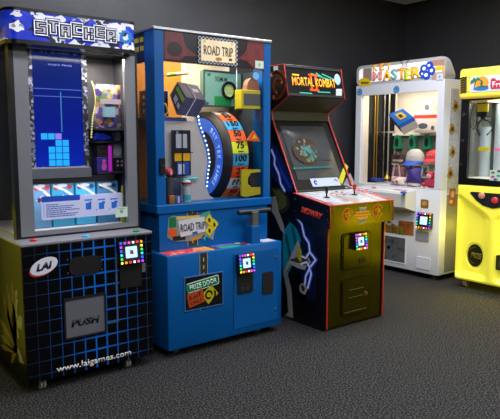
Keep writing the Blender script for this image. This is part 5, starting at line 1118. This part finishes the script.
m_ = MB().box(b[0], b[1], .44, .47, zs2+.0005, b[5]-.03, .004); m_.ball(((b[0]+b[1])/2, .44, b[5]-.03), .03); o = thing_mesh(KM, m_, 'dark_figure', c('4a3c38', .5), 'dark brown figure pack standing on the lower ledge left of the grey cap', 'toy', smooth=True)
mm = MB(); KM.front(.44).rect(mm, b[0]+.02, b[1]-.02, zs2+.01, zs2+.035, 0, .003); sub(mm, 'pack_print', c('c0a898', .5), o)

# ================================================================== yellow claw machine
def claw(fr, lab):
    YW, DPT = .735, .78
    root = tag(empty('claw_machine', fr.loc, fr.rz), lab, 'arcade machine')
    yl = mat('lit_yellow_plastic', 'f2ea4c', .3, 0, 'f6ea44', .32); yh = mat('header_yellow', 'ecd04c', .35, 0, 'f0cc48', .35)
    f0 = VF.front(0)
    zt_, zb_ = .968, .078
    # moulded lower front: a relief of a V ridge, two side hollows and a prize hole
    hole = f0.px(471, 256.3); ha_, hb_ = .085, .115
    nx, nz = 72, 84; mb = MB(); g = []
    vc = YW/2
    def ssm(a, b, x): x = min(max((x-a)/(b-a), 0), 1); return x*x*(3-2*x)
    for j in range(nz+1):
        row = []
        for i in range(nx+1):
            x, z = YW*i/nx, zb_+(zt_-zb_)*j/nz; s_ = abs(x-vc)
            vline = .70+.42*max(0, s_-.02)*1.35; d_ = 0
            d_ += .06*ssm(.0, .05, vline-z)*ssm(.0, .12, s_-.005)      # hollow beside the centre rib
            d_ *= ssm(.0, .05, YW/2-s_-.005)*ssm(0, .06, z-zb_-.02)
            e = ((abs(x-vc)-(vc-hole[0]))/ha_)**2+((z-hole[1])/hb_)**2
            d_ += .07*(1-ssm(.85, 1.12, e)) if x < vc else 0
            rd = .03
            for q in (x, YW-x, zt_-z, z-zb_):
                if q < rd: d_ += rd-math.sqrt(max(rd*rd-(rd-q)**2, 0))
            row.append(mb.bm.verts.new((x, d_, z)))
        g.append(row)
    for j in range(nz):
        for i in range(nx): mb.bm.faces.new((g[j][i], g[j][i+1], g[j+1][i+1], g[j+1][i]))
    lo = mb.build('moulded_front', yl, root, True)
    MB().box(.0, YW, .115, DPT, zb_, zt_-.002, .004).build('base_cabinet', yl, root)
    f2 = VF.front(.066); mm = MB(); f2.ell(mm, (hole[0], hole[1]), ha_*.92, hb_*.92, 0, 0, .004); ph = mm.build('prize_hole', c('24260f', .3), root)
    mm = MB(); f2.ring(mm, (hole[0]+.005, hole[1]), .075, .01, 20, 1.6, 4.6, .003, .006); mm.build('hole_rim', c('5c5a1c', .3), ph)
    f2.text('PRIZE', (hole[0]+.015, hole[1]+.0), .10, .05, .004, .003, -.05, .02).build('hole_lettering', c('8a7814', .4), ph)
    # dark V-shaped control plate
    k = [f0.px(*p) for p in ((470.2, 192.8), (472, 191.6), (500, 193.5), (500, 205), (490.5, 208.5), (483, 205.5), (476, 200))]
    k = [(u, v) for u, v in k]; half = [p_ for p_ in k if p_[0] <= vc+.001]
    pts_ = [k[0], k[1], (2*vc-k[1][0], k[1][1]), (2*vc-k[0][0], k[0][1]), (2*vc-k[6][0], k[6][1]), (2*vc-k[5][0], k[5][1]), (vc, k[4][1]), k[5], k[6]]
    mm = MB(); f0.poly(mm, pts_, -.01, .006); cp = mm.build('control_plate', c('22242a', .35), root)
    for p, h in (((482.3, 195.5), 'c8906a'), ((495.5, 200.3), 'c83838')):
        u, v = f0.px(*p); MB().lathe([(.03, -.004), (.03, -.016), (.02, -.024)], (u, 0, v), 'y', 18).build('push_button', c(h, .3, .15), cp, True)
    mm = MB(); f0.rect(mm, vc-.02, vc+.12, .33, .42, .0, .006) if False else f0.rrect(mm, f0.px(496, 262)[0], f0.px(496, 262)[0]+.14, f0.px(497, 270)[1], f0.px(497, 255)[1], .012, -.03, .004); co = mm.build('coin_plate', c('3a3a1a', .35), root)
    mm = MB(); a = f0.px(498, 262); f0.rect(mm, a[0]+.02, a[0]+.1, a[1]-.04, a[1]+.03, .003, .007); mm.build('coin_slot', c('6a6a58', .3), co)
    # black window frame, glass, inside
    zh = 1.748
    mm = MB()
    oL, oR, oT, oB = f0.px(467, 140)[0], YW-.06, zh-.02, f0.px(480, 179)[1]
    f0.frame(mm, (0.004, YW-.004, zt_, zh), (oL, oR, oB, oT), -.05, -.012); mm.build('window_frame', M_BLACK, root)
    mm = MB(); f0.rect(mm, oL, oR, oB, oT, -.035, -.03); mm.build('front_glass', M_GLASS, root)
    for x in (.004, YW-.03): MB().box(x, x+.026, DPT-.05, DPT, zt_, zh).build('rear_post', M_BLACK, root)
    for x in (.008, YW-.014): MB().box(x, x+.006, .05, DPT-.05, zt_, zh).build('side_glass', M_GLASS, root)
    back = noisy('pale_mirror', [(.3, '7a8488'), (.5, 'a8b0ac'), (.7, '8a9290')], 3, .25)
    MB().box(.03, YW-.03, DPT-.03, DPT-.01, zt_, zh).build('back_panel', back, root)
    MB().box(.02, YW-.02, .05, DPT-.03, zt_-.002, oB).build('prize_floor', c('d8d8c8', .5), root)
    for p in ((462.8, 115), (462.2, 141), (460.5, 165)):
        u, v = f0.px(*p); mm = MB(); f0.ell(mm, (u, v), .012, .016, 0, .0, .018) if False else f0.ell(mm, (u, v), .012, .016, 0, -.014, -.004); mm.build('hinge_bolt', M_CHROME, root)
    lamp('interior_lamp', root, (YW/2, .3, zh-.04), .4, .3, 4, 'f4fff4')
    lamp('added_side_light', root, (-.006, .09, .52), .05, .85, 1.6, 'ffe838', (0, PI/2, 0)).rotation_euler = (0, PI/2, 0)  # added yellow area light, tints the side of the neighbouring cabinet
    MB().box(-.004, 0, .075, .105, .1, .94).build('added_glow_strip', mat('added_glow_strip', 'ffe838', .4, 0, 'ffe030', 1.), root)  # glowing strip made up to go with the added side light
    MB().box(.15, YW-.15, .2, .45, zh-.03, zh-.018).build('lamp_panel', MATS['lamp_white'], root)
    mm = MB(); fq = VF.front(-.004+.012); a, b = f0.px(489.5, 170), f0.px(501, 180); fq.rect(mm, a[0], a[0]+.12, b[1]-.01, a[1], 0, .003); nc = mm.build('notice_card', c('b8c8b8', .4, .05), root)
    for du, dv_, h in ((.02, .07, '3a7a3a'), (.07, .045, '28a088'), (.02, .035, 'c83878'), (.045, .012, '3858a8'), (.075, .085, '384848')): mm = MB(); fq.ell(mm, (a[0]+du+.012, b[1]-.01+dv_), .017, .010, 0, .002, .005, 12); mm.build('card_print', c(h, .4), nc)
    # chute tubes, claw and cable, name plates
    for x, d, r in ((484.5, .36, .05), (499, .40, .05)):
        p = VF.front(d); u = p.px(x, 160)[0]
        if u < YW-.08: MB().cyl((u, d, oB), (u, d, zh-.25 if x < 490 else zh-.04), r, 22).build('clear_tube', mat('frosted_tube', 'a8b4bc', .2, 0, 'a8b4bc', .05), root, True)
    p = VF.front(.24)
    for x0, x1, y0, y1, h in ((478, 489.5, 147.3, 151, 'c8b418'), (494, 505, 147.8, 151.2, 'd878a8'), (477, 488.5, 103.5, 112, 'a89810')):
        a, b = p.px(x0, y1), p.px(x1, y0); MB().box(a[0], b[0], .235, .25, a[1], b[1], .003).build('name_plate', c(h, .35, .08), root)
    a = p.px(480, 112); cl_ = p.px(480, 120); 
    MB().box(a[0]-.04, a[0]+.07, .24, .32, zh-.16, zh-.03, .006).build('claw_carriage', M_DARK, root)
    k = p.px(481, 119); cw_ = MB().cyl((k[0], .27, zh-.15), (k[0], .27, k[1]), .02, 14).build('claw', c('2a2c30', .3, 0, .6), root, True)
    for q in range(3):
        an = q*2*PI/3+.5; dx, dy = math.cos(an), math.sin(an)
        MB().tube([(k[0], .27, k[1]), (k[0]+dx*.07, .27+dy*.07, k[1]-.03), (k[0]+dx*.09, .27+dy*.09, k[1]-.09), (k[0]+dx*.04, .27+dy*.04, k[1]-.15)], .008, 8).build('claw_finger', c('2a2c30', .3, 0, .6), cw_, True)
    cab = [p.P(*p.px(*q_)) for q_ in ((474, 105), (471.5, 112), (470, 120), (471, 127), (474, 129.5), (476.5, 124), (477.5, 115), (477, 107))]
    MB().tube(cab, .006, 8).build('cable', M_DARK, root, True)
    # header
    z0h, z1h = zh-.006, 2.008
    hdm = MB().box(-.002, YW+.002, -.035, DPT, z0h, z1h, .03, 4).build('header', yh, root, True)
    fh = VF.front(-.035)
    mm = MB(); a, b = fh.px(470.5, 84.5), fh.px(500, 84); fh.rrect(mm, a[0], YW-.06, fh.px(480, 92)[1], fh.px(480, 76.3)[1], .02, -.002, .004); sg_ = mm.build('sign_plate', c('b8c0cc', .35, .15), hdm)
    k = fh.px(482, 83.5); mm = MB(); fh.ell(mm, (k[0]+.002, k[1]+.004), .062, .058, 0, .003, .006); so = mm.build('sun_print', c('d88a28', .4, .15), sg_)
    mm = MB(); fh.ell(mm, (k[0]+.0, k[1]-.042), .068, .018, 0, .005, .0075); mm.build('sea_print', c('2468a8', .4, .12), so)
    mm = MB(); fh.ell(mm, (k[0]+.01, k[1]-.028), .055, .008, 0, .005, .008); fh.ell(mm, (k[0]+.0, k[1]+.0), .012, .026, 0, .005, .007); mm.build('island_print', c('206038', .4, .05), so)
    mm = MB(); fh.stroke(mm, [(k[0]-.07, k[1]-.05), (k[0]-.066, k[1]-.01), (k[0]-.055, k[1]+.03)], .010, .003, .0085); mm.build('palm_trunk', c('7a5030', .4), so)
    mm = MB()
    for an in (.3, 1.0, 2.2, 2.9, 3.6): fh.stroke(mm, [(k[0]-.056, k[1]+.03), (k[0]-.056+.03*math.cos(an), k[1]+.03+.026*math.sin(an)), (k[0]-.056+.052*math.cos(an-.2), k[1]+.03+.024*math.sin(an)-.012)], .011, .003, .009)
    mm.build('palm_leaf', c('1c7048', .4, .05), so)
    fh.text('LUNA'[0:0] or 'ISLE'[0:0] or 'iGo', (k[0]+.01, k[1]+.002), .07, .036, .007, .0012, 0, .02).build('sun_lettering', c('c83828', .4, .15), so) if False else None
    k2 = fh.px(495.5, 84); u_r = a[0]+.34 if False else None
    mm = MB(); e0 = fh.px(490.8, 84)[0]; fh.rrect(mm, e0, e0+.20, k2[1]-.042, k2[1]+.03, .02, .003, .006); fh.rrect(mm, e0, e0+.05, k2[1]-.02, k2[1]+.05, .02, .003, .0061); wm = mm.build('sign_badge', c('b02838', .4, .15), sg_)
    fh.text('Fru', (e0+.068, k2[1]-.004), .10, .052, .006, .0015, 0, .012).build('sign_lettering', c('e4d8dc', .4, .2), wm)
    for i in range(7):
        u0, v0 = fh.px(463.4, 78+i*2.35); mm = MB(); fh.stroke(mm, [(u0-.024, v0-.006), (u0, v0+.004), (u0+.014, v0-.003), (u0+.03, v0+.006)], .014, -.02, .007); mm.build('vent_slot', c('2a2408', .5), hdm)
    for p_ in ((469.5, 77.2), (468.7, 91.8)): u, v = fh.px(*p_); mm = MB(); fh.ell(mm, (u, v), .006, .006, 0, 0, .004, 8); mm.build('screw', c('8a7a28', .4), hdm)
    for x in (.07, YW-.07):
        for y in (.1, DPT-.1): caster(root, x, y, .08, .028)
    return root
VF = Frame((4.92, 3.232, 0), -PI/2)
claw(VF, 'yellow claw machine standing against the right wall under a palm tree sign')

yc = [o for o in COL.objects if o.name == 'claw_machine'][0]
def copy_tree(o, par=None):
    n = o.copy(); COL.objects.link(n)
    if par is not None: n.parent = par
    for ch in list(o.children): copy_tree(ch, n)
    return n
n2 = copy_tree(yc); n2.location = (4.92, 2.40, 0); n2['label'] = 'second yellow claw machine, added out of view along the right wall, on the viewer side of the first'  # added out of view for the fighting cabinet's glossy front to reflect
n3 = copy_tree(yc); n3.location = (.095, 3.24, 0); n3.rotation_euler = (0, 0, 0); n3['label'] = 'yellow claw machine at the left edge beside the black stacking cabinet'
n4 = copy_tree(yc); n4.location = (4.92, 1.57, 0); n4['label'] = 'third yellow claw machine, added out of view along the right wall, farthest from the white key cabinet'  # another unseen copy, added to widen that yellow reflection
for o in (yc,): lamp('added_floor_glow', o, (.37, -.05, .5), .6, .7, 8, 'ffe020', (-PI/2, 0, 0))  # area light added before the yellow front to strengthen its floor glow
for o in (yc, n2, n3, n4): o['group'] = 'yellow claw machines'
# ================================================================== light of the room
def clamp(name, loc, sx, sy, p, col='f6f7ff', rot=(0, 0, 0), spread=None): return lamp(name, None, loc, sx, sy, p, col, rot, spread)
for x, y, p in ((2.0, 4.15, 34), (.8, 1.6, 40), (2.6, 1.4, 42), (3.7, 3.0, 72), (4.2, .4, 42), (.4, -1.0, 40), (2.8, -1.4, 48)): clamp('ceiling_lamp', (x, y, CH-.01), 1.4, .6, p)
w = bpy.data.worlds.new('world'); sc.world = w; w.use_nodes = True
w.node_tree.nodes['Background'].inputs[0].default_value = (.6, .65, .75, 1); w.node_tree.nodes['Background'].inputs[1].default_value = .02
sc.view_settings.view_transform = 'Standard'; sc.view_settings.look = 'None'; sc.view_settings.gamma = 1; sc.view_settings.exposure = 0; sc.view_settings.use_curve_mapping = False
sc.cycles.use_denoising = True; sc.cycles.max_bounces = 8; sc.cycles.transparent_max_bounces = 16; sc.cycles.sample_clamp_indirect = 4
